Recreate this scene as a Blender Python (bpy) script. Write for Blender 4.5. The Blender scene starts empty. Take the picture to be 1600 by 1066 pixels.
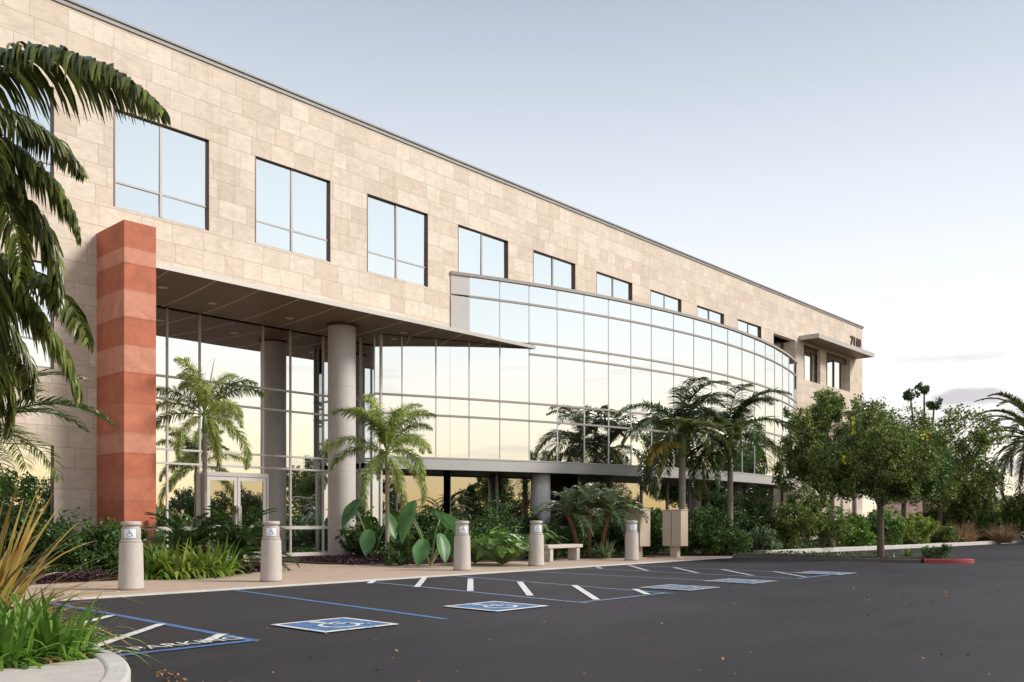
import bpy, math, random
import numpy as np
from math import sin, cos, pi, radians, sqrt, atan2, asin, tan
from mathutils import Vector, Matrix

# ------------------------------------------------------------------ camera, sky, sun, exposure
# world axes: +X runs along the facade (to the right, away), +Y runs into the building, camera stands at the origin
S = bpy.context.scene
C = S.collection
YAW = math.atan(1280 / 1400)
SY, CY = sin(YAW), cos(YAW)
EYE = 1.2
cam_d = bpy.data.cameras.new('camera')
cam = bpy.data.objects.new('camera', cam_d); C.objects.link(cam)
cam.location = (0, 0, EYE)
cam.rotation_euler = (pi / 2, 0, -(pi / 2 - YAW))
cam_d.sensor_width = 36; cam_d.lens = 36 * 1400 / 1600
cam_d.shift_y = (812 - 533) / 1600
cam_d.clip_start = 0.1; cam_d.clip_end = 5000
S.camera = cam

SUN_EL, SUN_DIR = radians(36), (0.60, -0.80)      # where the light comes from, in plan
w = bpy.data.worlds.new('World'); S.world = w; w.use_nodes = True
nt = w.node_tree; nt.nodes.clear()
def N(t, typ, **k):
    n = t.nodes.new(typ)
    for a, b in k.items():
        if a.startswith('i_'): n.inputs[a[2:]].default_value = b
        else: setattr(n, a, b)
    return n
out = N(nt, 'ShaderNodeOutputWorld'); bg = N(nt, 'ShaderNodeBackground')
nish = N(nt, 'ShaderNodeTexSky', sky_type='NISHITA'); nish.sun_disc = False
nish.sun_elevation = SUN_EL; nish.sun_rotation = atan2(SUN_DIR[0], SUN_DIR[1])
nish.dust_density = 2.0
geo = N(nt, 'ShaderNodeTexCoord'); sep = N(nt, 'ShaderNodeSeparateXYZ')
nt.links.new(geo.outputs['Generated'], sep.inputs[0])
def sky_ramp(stops):
    n = N(nt, 'ShaderNodeValToRGB'); c = n.color_ramp
    c.elements[0].position = stops[0][0]; c.elements[0].color = (*stops[0][1], 1)
    c.elements[1].position = stops[-1][0]; c.elements[1].color = (*stops[-1][1], 1)
    for p, q in stops[1:-1]: c.elements.new(p).color = (*q, 1)
    nt.links.new(sep.outputs['Z'], n.inputs[0]); return n
HIGH = [(.21, (.855, .88, .90)), (.34, (.67, .715, .775)), (.50, (.41, .465, .555)), (1.0, (.22, .27, .37))]
rn = sky_ramp([(0.0, (.93, .78, .60)), (.035, (.97, .86, .70)), (.08, (.96, .92, .86)), (.13, (.93, .92, .91))] + HIGH)
rw = sky_ramp([(0.0, (1.0, .66, .28)), (.03, (1.0, .77, .43)), (.08, (1.0, .87, .64)), (.14, (.99, .93, .82)), (.20, (.86, .905, .905)), (.30, (.69, .78, .84)), (.50, (.38, .47, .56)), (1.0, (.22, .27, .37))])
az = N(nt, 'ShaderNodeVectorMath', operation='DOT_PRODUCT'); az.inputs[1].default_value = (.539, -.842, 0); nt.links.new(geo.outputs['Generated'], az.inputs[0])
azm = N(nt, 'ShaderNodeMapRange', interpolation_type='SMOOTHSTEP'); azm.inputs[1].default_value = .25; azm.inputs[2].default_value = .75; nt.links.new(az.outputs['Value'], azm.inputs[0])
ramp = N(nt, 'ShaderNodeMix', data_type='RGBA'); nt.links.new(azm.outputs[0], ramp.inputs['Factor']); nt.links.new(rn.outputs[0], ramp.inputs['A']); nt.links.new(rw.outputs[0], ramp.inputs['B'])
# thin low cloud bars
mp = N(nt, 'ShaderNodeMapping'); mp.inputs['Scale'].default_value = (2.2, 2.2, 26)
nt.links.new(geo.outputs['Generated'], mp.inputs['Vector'])
cn = N(nt, 'ShaderNodeTexNoise', i_Scale=1.6, i_Detail=5.0, i_Roughness=.55)
nt.links.new(mp.outputs[0], cn.inputs['Vector'])
cm = N(nt, 'ShaderNodeMapRange', i_1=0.0) if False else N(nt, 'ShaderNodeMapRange')
cm.inputs[1].default_value = .56; cm.inputs[2].default_value = .72; cm.inputs[3].default_value = 0; cm.inputs[4].default_value = .62
nt.links.new(cn.outputs['Fac'], cm.inputs[0])
band = N(nt, 'ShaderNodeValToRGB')
bel = band.color_ramp.elements
bel[0].position = .02; bel[0].color = (0, 0, 0, 1); bel[1].position = .30; bel[1].color = (0, 0, 0, 1)
for p, v_ in ((.045, 1), (.15, 1), (.19, .12)): q = bel.new(p); q.color = (v_, v_, v_, 1)
nt.links.new(sep.outputs['Z'], band.inputs[0])
cmul = N(nt, 'ShaderNodeMath', operation='MULTIPLY')
nt.links.new(cm.outputs[0], cmul.inputs[0]); nt.links.new(band.outputs[0], cmul.inputs[1])
def puff(c, tx, ty, wd, ht, z0):
    # one long flat cloud bar around sky direction c
    dt = N(nt, 'ShaderNodeVectorMath', operation='DOT_PRODUCT'); dt.inputs[1].default_value = (tx, ty, 0); nt.links.new(geo.outputs['Generated'], dt.inputs[0])
    df = N(nt, 'ShaderNodeVectorMath', operation='DOT_PRODUCT'); df.inputs[1].default_value = c; nt.links.new(geo.outputs['Generated'], df.inputs[0])
    def m(op, a, b=None):
        n = N(nt, 'ShaderNodeMath', operation=op)
        for i, q in enumerate((a, b)):
            if q is None: continue
            if isinstance(q, (int, float)): n.inputs[i].default_value = q
            else: nt.links.new(q, n.inputs[i])
        return n.outputs[0]
    a = m('POWER', m('DIVIDE', dt.outputs['Value'], wd), 2.0); zz = m('POWER', m('ABSOLUTE', m('DIVIDE', m('SUBTRACT', sep.outputs['Z'], z0), ht)), 2.0)
    e = m('SUBTRACT', 1.0, m('ADD', a, zz)); e = m('ADD', e, m('MULTIPLY', m('SUBTRACT', cn2.outputs['Fac'], .5), 3.2))
    k = N(nt, 'ShaderNodeMapRange', interpolation_type='SMOOTHSTEP'); k.inputs[1].default_value = 0; k.inputs[2].default_value = .9; k.inputs[4].default_value = .85; nt.links.new(e, k.inputs[0])
    return m('MULTIPLY', k.outputs[0], m('GREATER_THAN', df.outputs['Value'], .5))
mp2 = N(nt, 'ShaderNodeMapping'); mp2.inputs['Scale'].default_value = (18, 18, 70); nt.links.new(geo.outputs['Generated'], mp2.inputs['Vector'])
cn2 = N(nt, 'ShaderNodeTexNoise', i_Scale=1.0, i_Detail=4.0); nt.links.new(mp2.outputs[0], cn2.inputs['Vector'])
tot = cmul.outputs[0]
for a_ in (((.955, .271, .121), -.273, .962, .040, .013, .119), ((.971, .235, .051), -.235, .972, .040, .007, .052), ((.99, .1, .1), -.1, .995, .05, .004, .085)):
    mxx = N(nt, 'ShaderNodeMath', operation='MAXIMUM'); nt.links.new(tot, mxx.inputs[0]); nt.links.new(puff(*a_), mxx.inputs[1]); tot = mxx.outputs[0]
cmix = N(nt, 'ShaderNodeMix', data_type='RGBA'); cmix.inputs['B'].default_value = (.50, .48, .50, 1)
nt.links.new(tot, cmix.inputs['Factor']); nt.links.new(ramp.outputs['Result'], cmix.inputs['A'])
# the evening gradient, in the units of the physical sky (which is added on top of it)
sc_ = N(nt, 'ShaderNodeVectorMath', operation='SCALE'); sc_.inputs['Scale'].default_value = 6.6
nt.links.new(cmix.outputs['Result'], sc_.inputs[0])
sc2 = N(nt, 'ShaderNodeVectorMath', operation='SCALE'); sc2.inputs['Scale'].default_value = 0.05
nt.links.new(nish.outputs[0], sc2.inputs[0])
add = N(nt, 'ShaderNodeVectorMath', operation='ADD')
nt.links.new(sc_.outputs[0], add.inputs[0]); nt.links.new(sc2.outputs[0], add.inputs[1])
nt.links.new(add.outputs[0], bg.inputs[0]); bg.inputs[1].default_value = 0.13
nt.links.new(bg.outputs[0], out.inputs[0])

sun_d = bpy.data.lights.new('sun', 'SUN'); sun_d.energy = 3.0; sun_d.angle = radians(18); sun_d.color = (1, .93, .85)
sun = bpy.data.objects.new('sun', sun_d); C.objects.link(sun)
sd = Vector((SUN_DIR[0] * cos(SUN_EL), SUN_DIR[1] * cos(SUN_EL), sin(SUN_EL))).normalized()
sun.rotation_euler = sd.to_track_quat('Z', 'Y').to_euler(); sun.location = sd * 60
S.view_settings.view_transform = 'Standard'; S.view_settings.look = 'None'
S.view_settings.exposure = 0.45; S.view_settings.gamma = 1; S.view_settings.use_curve_mapping = False

# ------------------------------------------------------------------ helpers
rng = np.random.default_rng(7); random.seed(7)
def P(x, Y):                       # bearing (photo column) and distance -> ground position
    X = (x - 800) / 1400 * Y
    return (X * SY + Y * CY, -X * CY + Y * SY)
def Z(y, Y): return EYE + (812 - y) * Y / 1400

class MB:
    def __init__(s): s.v = []; s.f = []; s.n = 0
    def add(s, v, f):
        v = np.asarray(v, dtype=float).reshape(-1, 3)
        s.v.append(v); s.f += [[i + s.n for i in q] for q in f]; s.n += len(v); return s
    def box(s, x0, x1, y0, y1, z0, z1):
        v = [(x, y, z) for z in (z0, z1) for y in (y0, y1) for x in (x0, x1)]
        return s.add(v, [(0, 2, 3, 1), (4, 5, 7, 6), (0, 1, 5, 4), (2, 6, 7, 3), (0, 4, 6, 2), (1, 3, 7, 5)])
    def bar(s, a, b, w_, h_, up=(0, 0, 1)):          # box along a segment
        a, b = Vector(a), Vector(b); d = (b - a).normalized(); up = Vector(up)
        r = d.cross(up).normalized() * (w_ / 2); t = r.cross(d).normalized() * (h_ / 2)
        v = [p + i * r + j * t for p in (a, b) for i, j in ((-1, -1), (1, -1), (1, 1), (-1, 1))]
        return s.add([tuple(q) for q in v], [(0, 1, 2, 3), (7, 6, 5, 4), (0, 4, 5, 1), (1, 5, 6, 2), (2, 6, 7, 3), (3, 7, 4, 0)])
    def prism(s, poly, z0, z1):
        n = len(poly)
        v = [(x, y, z0) for x, y in poly] + [(x, y, z1) for x, y in poly]
        return s.add(v, [tuple(range(n))[::-1], tuple(range(n, 2 * n))] + [(i, (i + 1) % n, n + (i + 1) % n, n + i) for i in range(n)])
    def lathe(s, prof, cx=0, cy=0, seg=32, cap=True):
        v = [(cx + r * cos(2 * pi * k / seg), cy + r * sin(2 * pi * k / seg), z) for r, z in prof for k in range(seg)]
        f = []
        for j in range(len(prof) - 1):
            for k in range(seg):
                k2 = (k + 1) % seg
                f.append((j * seg + k, j * seg + k2, (j + 1) * seg + k2, (j + 1) * seg + k))
        if cap: f += [tuple(range(seg))[::-1], tuple(range((len(prof) - 1) * seg, len(prof) * seg))]
        return s.add(v, f)
    def tube(s, pts, rad, seg=8):
        pts = [Vector(p) for p in pts]; v = []; f = []
        for i, p in enumerate(pts):
            d = (pts[min(i + 1, len(pts) - 1)] - pts[max(i - 1, 0)]).normalized()
            a = d.cross(Vector((.31, .95, .05))).normalized(); b = d.cross(a)
            r = float(rad[i] if hasattr(rad, '__len__') else rad)
            v += [tuple(p + r * (cos(2 * pi * k / seg) * a + sin(2 * pi * k / seg) * b)) for k in range(seg)]
        for i in range(len(pts) - 1):
            for k in range(seg):
                k2 = (k + 1) % seg
                f.append((i * seg + k, i * seg + k2, (i + 1) * seg + k2, (i + 1) * seg + k))
        f += [tuple(range(seg))[::-1], tuple(range((len(pts) - 1) * seg, len(pts) * seg))]
        return s.add(v, f)
    def quads(s, V):                                  # V: (N,4,3)
        V = np.asarray(V); n = len(V)
        s.v.append(V.reshape(-1, 3)); s.f += (np.arange(4 * n).reshape(-1, 4) + s.n).tolist(); s.n += 4 * n; return s
    def blades(s, base, dirs, length, width, droop, segs=3, roll=None, tip=.12, belly=.35):
        base = np.asarray(base, float); dirs = np.asarray(dirs, float); n = len(base)
        L = np.broadcast_to(length, n).astype(float); W = np.broadcast_to(width, n).astype(float); D = np.broadcast_to(droop, n).astype(float)
        d = dirs / np.linalg.norm(dirs, axis=1, keepdims=True); p = base.copy()
        side = np.cross(d, np.array([0, 0, 1.0])) + 1e-4
        side /= np.linalg.norm(side, axis=1, keepdims=True)
        if roll is not None:
            nn = np.cross(side, d); side = side * np.cos(roll)[:, None] + nn * np.sin(roll)[:, None]
        V = np.zeros((n, segs + 1, 2, 3))
        for k in range(segs + 1):
            t = k / segs
            wk = W * (0.55 + 0.45 * min(1, t / belly)) if t < belly else W * (1 - (1 - tip) * ((t - belly) / (1 - belly)) ** 1.4)
            V[:, k, 0] = p - side * wk[:, None] / 2; V[:, k, 1] = p + side * wk[:, None] / 2
            p = p + d * (L / segs)[:, None]
            d = d.copy(); d[:, 2] -= D / segs; d /= np.linalg.norm(d, axis=1, keepdims=True)
        m = 2 * (segs + 1); s.v.append(V.reshape(-1, 3)); b0 = s.n + m * np.arange(n)
        for k in range(segs):
            q = np.stack([b0 + 2 * k, b0 + 2 * k + 1, b0 + 2 * k + 3, b0 + 2 * k + 2], 1); s.f += q.tolist()
        s.n += m * n; return s
    def build(s, name, mat, parent=None, smooth=False, bevel=0):
        me = bpy.data.meshes.new(name); me.from_pydata(np.concatenate(s.v).tolist(), [], s.f); me.update()
        if smooth: me.polygons.foreach_set('use_smooth', [True] * len(me.polygons))
        o = bpy.data.objects.new(name, me); C.objects.link(o)
        if mat is not None: me.materials.append(mat)
        if parent is not None: o.parent = parent
        if bevel:
            b = o.modifiers.new('bevel', 'BEVEL'); b.width = bevel; b.segments = 2; b.limit_method = 'ANGLE'; b.angle_limit = radians(40)
        return o

def tag(o, label=None, cat=None, group=None, kind=None):
    if label: o['label'] = label
    if cat: o['category'] = cat
    if group: o['group'] = group
    if kind: o['kind'] = kind
    return o
def thing(name, label, cat, loc=(0, 0, 0), rz=0, group=None):
    o = bpy.data.objects.new(name, None); C.objects.link(o); o.location = loc; o.rotation_euler = (0, 0, rz)
    return tag(o, label, cat, group)
def dup(o, loc=None, rz=None, label=None, group=None, parent=None, scale=None):
    c = o.copy(); C.objects.link(c); c.parent = parent
    if loc is not None: c.location = loc
    if rz is not None: c.rotation_euler = (0, 0, rz)
    if scale is not None: c.scale = (scale,) * 3 if not hasattr(scale, '__len__') else scale
    if label: c['label'] = label
    if group: c['group'] = group
    for ch in list(o.children): dup(ch, parent=c)
    return c

# ------------------------------------------------------------------ materials
def mat(name):
    m = bpy.data.materials.new(name); m.use_nodes = True; t = m.node_tree
    return m, t, t.nodes['Principled BSDF']
def plain(name, col, rough=.6, metal=0, noise=.12, scale=6, bump=0, spec=.5, detail=6):
    m, t, b = mat(name)
    tc = N(t, 'ShaderNodeTexCoord'); n = N(t, 'ShaderNodeTexNoise', i_Scale=scale, i_Detail=float(detail), i_Roughness=.62)
    t.links.new(tc.outputs['Object'], n.inputs['Vector'])
    r = N(t, 'ShaderNodeMapRange'); r.inputs[1].default_value = .3; r.inputs[2].default_value = .7
    r.inputs[3].default_value = 1 - noise; r.inputs[4].default_value = 1 + noise
    t.links.new(n.outputs['Fac'], r.inputs[0])
    v = N(t, 'ShaderNodeVectorMath', operation='SCALE'); v.inputs[0].default_value = col
    t.links.new(r.outputs[0], v.inputs['Scale']); t.links.new(v.outputs[0], b.inputs['Base Color'])
    b.inputs['Roughness'].default_value = rough; b.inputs['Metallic'].default_value = metal; b.inputs['Specular IOR Level'].default_value = spec
    if bump:
        bp = N(t, 'ShaderNodeBump', i_Strength=bump, i_Distance=.02); n2 = N(t, 'ShaderNodeTexNoise', i_Scale=scale * 8, i_Detail=4.0)
        t.links.new(tc.outputs['Object'], n2.inputs['Vector']); t.links.new(n2.outputs['Fac'], bp.inputs['Height']); t.links.new(bp.outputs[0], b.inputs['Normal'])
    return m
def leafmat(name, c1, c2, rough=.45, trans=.34, c3=None):
    c2 = tuple(min(.8, q * 1.2) for q in c2)
    m, t, b = mat(name)
    g = N(t, 'ShaderNodeNewGeometry'); r = N(t, 'ShaderNodeValToRGB')
    r.color_ramp.elements[0].color = (*c1, 1); r.color_ramp.elements[1].color = (*c2, 1); r.color_ramp.elements[1].position = .9
    if c3: e = r.color_ramp.elements.new(.97); e.color = (*c3, 1)
    t.links.new(g.outputs['Random Per Island'], r.inputs[0])
    tc = N(t, 'ShaderNodeTexCoord'); n = N(t, 'ShaderNodeTexNoise', i_Scale=2.2, i_Detail=2.0)
    t.links.new(tc.outputs['Object'], n.inputs['Vector'])
    mr = N(t, 'ShaderNodeMapRange'); mr.inputs[1].default_value = .3; mr.inputs[2].default_value = .7; mr.inputs[3].default_value = .65; mr.inputs[4].default_value = 1.4
    t.links.new(n.outputs['Fac'], mr.inputs[0])
    v = N(t, 'ShaderNodeVectorMath', operation='SCALE'); t.links.new(r.outputs[0], v.inputs[0]); t.links.new(mr.outputs[0], v.inputs['Scale'])
    t.links.new(v.outputs[0], b.inputs['Base Color']); b.inputs['Roughness'].default_value = rough
    tr = N(t, 'ShaderNodeBsdfTranslucent'); t.links.new(v.outputs[0], tr.inputs[0])
    mx = N(t, 'ShaderNodeMixShader', i_Fac=trans); t.links.new(b.outputs[0], mx.inputs[1]); t.links.new(tr.outputs[0], mx.inputs[2])
    t.links.new(mx.outputs[0], t.nodes['Material Output'].inputs[0])
    return m
def math_(t, op, a, b=None, c=None):
    n = N(t, 'ShaderNodeMath', operation=op)
    for i, q in enumerate((a, b, c)):
        if q is None: continue
        if isinstance(q, (int, float)): n.inputs[i].default_value = q
        else: t.links.new(q, n.inputs[i])
    return n.outputs[0]
def stone(name, c_lo, c_hi, row=.47, wmin=.58, wmax=1.0, joint=.006, veins=.13, axis='X'):
    m, t, b = mat(name)
    tc = N(t, 'ShaderNodeTexCoord'); s = N(t, 'ShaderNodeSeparateXYZ'); t.links.new(tc.outputs['Object'], s.inputs[0])
    u = math_(t, 'ADD', s.outputs['X'], s.outputs['Y']) if axis == 'XY' else s.outputs[axis]
    zr = math_(t, 'DIVIDE', math_(t, 'ADD', s.outputs['Z'], 40 * row), row); ri = math_(t, 'FLOOR', zr); zf = math_(t, 'SUBTRACT', zr, ri)
    wn = N(t, 'ShaderNodeTexWhiteNoise', noise_dimensions='1D'); t.links.new(ri, wn.inputs['W'])
    sw = N(t, 'ShaderNodeSeparateColor'); t.links.new(wn.outputs['Color'], sw.inputs[0])
    wd = math_(t, 'MULTIPLY_ADD', sw.outputs[0], wmax - wmin, wmin)
    uu = math_(t, 'ADD', math_(t, 'DIVIDE', u, wd), math_(t, 'MULTIPLY', sw.outputs[1], 17.0)); ui = math_(t, 'FLOOR', uu)
    # jitter every joint so the slabs of one course differ in width
    wj = N(t, 'ShaderNodeTexWhiteNoise', noise_dimensions='2D'); cj = N(t, 'ShaderNodeCombineXYZ')
    t.links.new(ui, cj.inputs[0]); t.links.new(ri, cj.inputs[1]); t.links.new(cj.outputs[0], wj.inputs['Vector'])
    jit = math_(t, 'MULTIPLY', wj.outputs['Value'], .42); uf = math_(t, 'SUBTRACT', uu, ui)
    less = math_(t, 'LESS_THAN', uf, jit); ui2 = math_(t, 'SUBTRACT', ui, less)
    dist = math_(t, 'MULTIPLY', math_(t, 'ABSOLUTE', math_(t, 'SUBTRACT', uf, jit)), wd)
    dz = math_(t, 'MULTIPLY', math_(t, 'MINIMUM', zf, math_(t, 'SUBTRACT', 1.0, zf)), row)
    jm = math_(t, 'LESS_THAN', math_(t, 'MINIMUM', dist, dz), joint)
    wc = N(t, 'ShaderNodeTexWhiteNoise', noise_dimensions='2D'); cc = N(t, 'ShaderNodeCombineXYZ')
    t.links.new(math_(t, 'ADD', ui2, 3.3), cc.inputs[0]); t.links.new(ri, cc.inputs[1]); t.links.new(cc.outputs[0], wc.inputs['Vector'])
    mx = N(t, 'ShaderNodeMix', data_type='RGBA'); mx.inputs['A'].default_value = (*c_lo, 1); mx.inputs['B'].default_value = (*c_hi, 1)
    t.links.new(wc.outputs['Value'], mx.inputs['Factor'])
    # cloudy and veined figure, its drift different on each slab
    mpp = N(t, 'ShaderNodeMapping'); mpp.inputs['Scale'].default_value = (1, 1, 2.2); t.links.new(tc.outputs['Object'], mpp.inputs['Vector'])
    off = N(t, 'ShaderNodeVectorMath', operation='MULTIPLY_ADD'); t.links.new(wc.outputs['Color'], off.inputs[0]); off.inputs[1].default_value = (9, 9, 9)
    t.links.new(mpp.outputs[0], off.inputs[2])
    n1 = N(t, 'ShaderNodeTexNoise', i_Scale=2.6, i_Detail=9.0, i_Roughness=.68, i_Distortion=.9); t.links.new(off.outputs[0], n1.inputs['Vector'])
    mr = N(t, 'ShaderNodeMapRange'); mr.inputs[1].default_value = .3; mr.inputs[2].default_value = .72; mr.inputs[3].default_value = 1 - veins * 1.3; mr.inputs[4].default_value = 1 + veins
    t.links.new(n1.outputs['Fac'], mr.inputs[0])
    n3 = N(t, 'ShaderNodeTexNoise', i_Scale=.22, i_Detail=3.0); t.links.new(tc.outputs['Object'], n3.inputs['Vector'])
    mr3 = N(t, 'ShaderNodeMapRange'); mr3.inputs[1].default_value = .3; mr3.inputs[2].default_value = .7; mr3.inputs[3].default_value = .94; mr3.inputs[4].default_value = 1.05
    t.links.new(n3.outputs['Fac'], mr3.inputs[0])
    sc = N(t, 'ShaderNodeVectorMath', operation='SCALE'); t.links.new(mx.outputs['Result'], sc.inputs[0])
    t.links.new(math_(t, 'MULTIPLY', mr.outputs[0], mr3.outputs[0]), sc.inputs['Scale'])
    mps = N(t, 'ShaderNodeMapping'); mps.inputs['Scale'].default_value = (2.6, 2.6, .12); t.links.new(tc.outputs['Object'], mps.inputs['Vector'])
    ns = N(t, 'ShaderNodeTexNoise', i_Scale=1.6, i_Detail=6.0, i_Roughness=.6); t.links.new(mps.outputs[0], ns.inputs['Vector'])
    ms = N(t, 'ShaderNodeMapRange'); ms.inputs[1].default_value = .55; ms.inputs[2].default_value = .8; ms.inputs[3].default_value = 1.0; ms.inputs[4].default_value = .84; t.links.new(ns.outputs['Fac'], ms.inputs[0])
    sc0 = sc; sc = N(t, 'ShaderNodeVectorMath', operation='SCALE'); t.links.new(sc0.outputs[0], sc.inputs[0]); t.links.new(ms.outputs[0], sc.inputs['Scale'])
    jx = N(t, 'ShaderNodeMix', data_type='RGBA'); jx.inputs['B'].default_value = (c_lo[0] * .55, c_lo[1] * .52, c_lo[2] * .5, 1)
    t.links.new(math_(t, 'MULTIPLY', jm, .75), jx.inputs['Factor']); t.links.new(sc.outputs[0], jx.inputs['A'])
    t.links.new(jx.outputs['Result'], b.inputs['Base Color']); b.inputs['Roughness'].default_value = .62
    bp = N(t, 'ShaderNodeBump', i_Strength=.5, i_Distance=.004)
    t.links.new(math_(t, 'SUBTRACT', math_(t, 'MULTIPLY', n1.outputs['Fac'], .4), jm), bp.inputs['Height']); t.links.new(bp.outputs[0], b.inputs['Normal'])
    return m
def glass(name, tint=(.86, .93, .95), fac=.80, body=(.035, .035, .03)):
    m, t, b = mat(name); t.nodes.remove(b)
    d = N(t, 'ShaderNodeBsdfDiffuse'); d.inputs[0].default_value = (*body, 1)
    g = N(t, 'ShaderNodeBsdfGlossy'); g.inputs['Color'].default_value = (*tint, 1); g.inputs['Roughness'].default_value = .0
    tc = N(t, 'ShaderNodeTexCoord'); n = N(t, 'ShaderNodeTexNoise', i_Scale=.7, i_Detail=1.0); t.links.new(tc.outputs['Object'], n.inputs['Vector'])
    bp = N(t, 'ShaderNodeBump', i_Strength=.05, i_Distance=.03); t.links.new(n.outputs['Fac'], bp.inputs['Height']); t.links.new(bp.outputs[0], g.inputs['Normal'])
    mx = N(t, 'ShaderNodeMixShader', i_Fac=fac); t.links.new(d.outputs[0], mx.inputs[1]); t.links.new(g.outputs[0], mx.inputs[2])
    t.links.new(mx.outputs[0], t.nodes['Material Output'].inputs[0]); return m

M = {}
M['stone'] = stone('travertine', (.585, .48, .38), (.70, .60, .495))
M['stone_b'] = stone('travertine_pier', (.585, .48, .38), (.70, .60, .495), axis='XY')
M['glass'] = glass('reflective_glass', (.93, .955, .96), .90)
M['glass_dark'] = glass('ground_floor_glass', (.84, .83, .74), .60, (.012, .010, .008))
M['alu'] = plain('brushed_aluminium', (.60, .57, .54), .45, .2, .05, 3)
M['alu_light'] = plain('pale_aluminium_panel', (.52, .50, .485), .45, .3, .05, 2)
M['rail'] = plain('taupe_rail_metal', (.34, .295, .265), .5, .1, .06, 3)
M['vert'] = plain('pale_mullion_cap', (.58, .60, .60), .4, .3, .04, 3)
M['alu_grey'] = plain('grey_aluminium', (.36, .34, .33), .5, .2, .05, 3)
M['bronze'] = plain('dark_bronze_metal', (.11, .065, .05), .45, .3, .1, 4)
M['soffit'] = plain('bronze_soffit_panel', (.20, .118, .066), .5, .05, .12, 1.5)
M['seam'] = plain('soffit_seam', (.62, .50, .38), .45, .3, .05)
M['coping'] = plain('zinc_coping', (.27, .265, .26), .6, .2, .08, 2)
M['fascia'] = plain('pale_fascia_metal', (.46, .43, .40), .4, .35, .05, 2)
M['column'] = plain('precast_column', (.52, .48, .455), .5, 0, .05, 2.5)
M['conc'] = plain('pale_concrete', (.52, .47, .42), .8, 0, .10, 5, .25)
M['kerb'] = plain('kerb_concrete', (.55, .52, .48), .8, 0, .12, 4, .3)
M['kerb_dark'] = plain('dark_kerb_concrete', (.13, .11, .10), .9, 0, .25, 6, .3)  # darker, more mottled concrete colour than the other kerbs
M['bollard'] = plain('bollard_concrete', (.50, .45, .41), .6, 0, .07, 9, .15)
M['white'] = plain('white_enamel', (.82, .84, .86), .4)
M['signblue'] = plain('sign_blue', (.10, .25, .50), .4)
M['tan'] = plain('tan_painted_steel', (.50, .40, .32), .5, 0, .04, 3)
M['tan_d'] = plain('tan_seam', (.24, .19, .15), .6)
M['soil'] = plain('dark_mulch', (.055, .036, .025), .95, 0, .45, 14, .8)
M['litter'] = plain('dry_leaves', (.30, .15, .05), .8, 0, .4, 9)
M['bark'] = plain('grey_brown_bark', (.13, .09, .065), .9, 0, .35, 9, .8)
M['palmbark'] = plain('ringed_palm_trunk', (.30, .25, .20), .85, 0, .25, 7, .5)
M['palmgreen'] = plain('green_crownshaft', (.20, .26, .10), .5, 0, .15, 3)
M['fibre'] = plain('red_brown_trunk_fibre', (.20, .10, .055), .95, 0, .35, 12, .9)
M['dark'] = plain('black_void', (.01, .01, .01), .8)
M['farwall'] = plain('far_grey_wall', (.42, .40, .38), .8)
M['pink'] = plain('pink_render', (.50, .33, .30), .8)

# red sandstone pillar: banded courses
def pillar_mat():
    m, t, b = mat('banded_red_sandstone')
    tc = N(t, 'ShaderNodeTexCoord'); s = N(t, 'ShaderNodeSeparateXYZ'); t.links.new(tc.outputs['Object'], s.inputs[0])
    top = 7.8; cuts = [7.21, 6.85, 6.26, 5.66, 5.06, 4.45, 3.78, 3.10, 2.66, 2.13, 1.62, 1.05, .5]
    d1, l1 = (.44, .125, .062), (.545, .225, .145)
    cols = [d1, l1, d1, l1, d1, l1, d1, (.47, .15, .08), l1, d1, (.47, .15, .08), d1, l1, d1]
    r = N(t, 'ShaderNodeValToRGB'); r.color_ramp.interpolation = 'CONSTANT'
    seq = sorted([(0.0, cols[-1])] + [(cuts[i] / 8, cols[i]) for i in range(len(cuts))])
    r.color_ramp.elements[0].position = 0; r.color_ramp.elements[0].color = (*seq[0][1], 1)
    r.color_ramp.elements[1].position = seq[1][0]; r.color_ramp.elements[1].color = (*seq[1][1], 1)
    for p, c in seq[2:]:
        e = r.color_ramp.elements.new(p); e.color = (*c, 1)
    zz = math_(t, 'DIVIDE', s.outputs['Z'], 8.0); t.links.new(zz, r.inputs[0])
    n = N(t, 'ShaderNodeTexNoise', i_Scale=3.0, i_Detail=8.0, i_Roughness=.65, i_Distortion=.6); t.links.new(tc.outputs['Object'], n.inputs['Vector'])
    mr = N(t, 'ShaderNodeMapRange'); mr.inputs[1].default_value = .3; mr.inputs[2].default_value = .7; mr.inputs[3].default_value = .78; mr.inputs[4].default_value = 1.18
    t.links.new(n.outputs['Fac'], mr.inputs[0])
    jm = None
    for c in cuts + [.0]:
        a = math_(t, 'LESS_THAN', math_(t, 'ABSOLUTE', math_(t, 'SUBTRACT', s.outputs['Z'], c)), .006)
        jm = a if jm is None else math_(t, 'MAXIMUM', jm, a)
    sc = N(t, 'ShaderNodeVectorMath', operation='SCALE'); t.links.new(r.outputs[0], sc.inputs[0])
    t.links.new(math_(t, 'MULTIPLY', mr.outputs[0], math_(t, 'SUBTRACT', 1.0, math_(t, 'MULTIPLY', jm, .3))), sc.inputs['Scale'])
    t.links.new(sc.outputs[0], b.inputs['Base Color']); b.inputs['Roughness'].default_value = .7
    bp = N(t, 'ShaderNodeBump', i_Strength=.4, i_Distance=.006); t.links.new(n.outputs['Fac'], bp.inputs['Height']); t.links.new(bp.outputs[0], b.inputs['Normal'])
    return m
M['pillar'] = pillar_mat()

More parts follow.
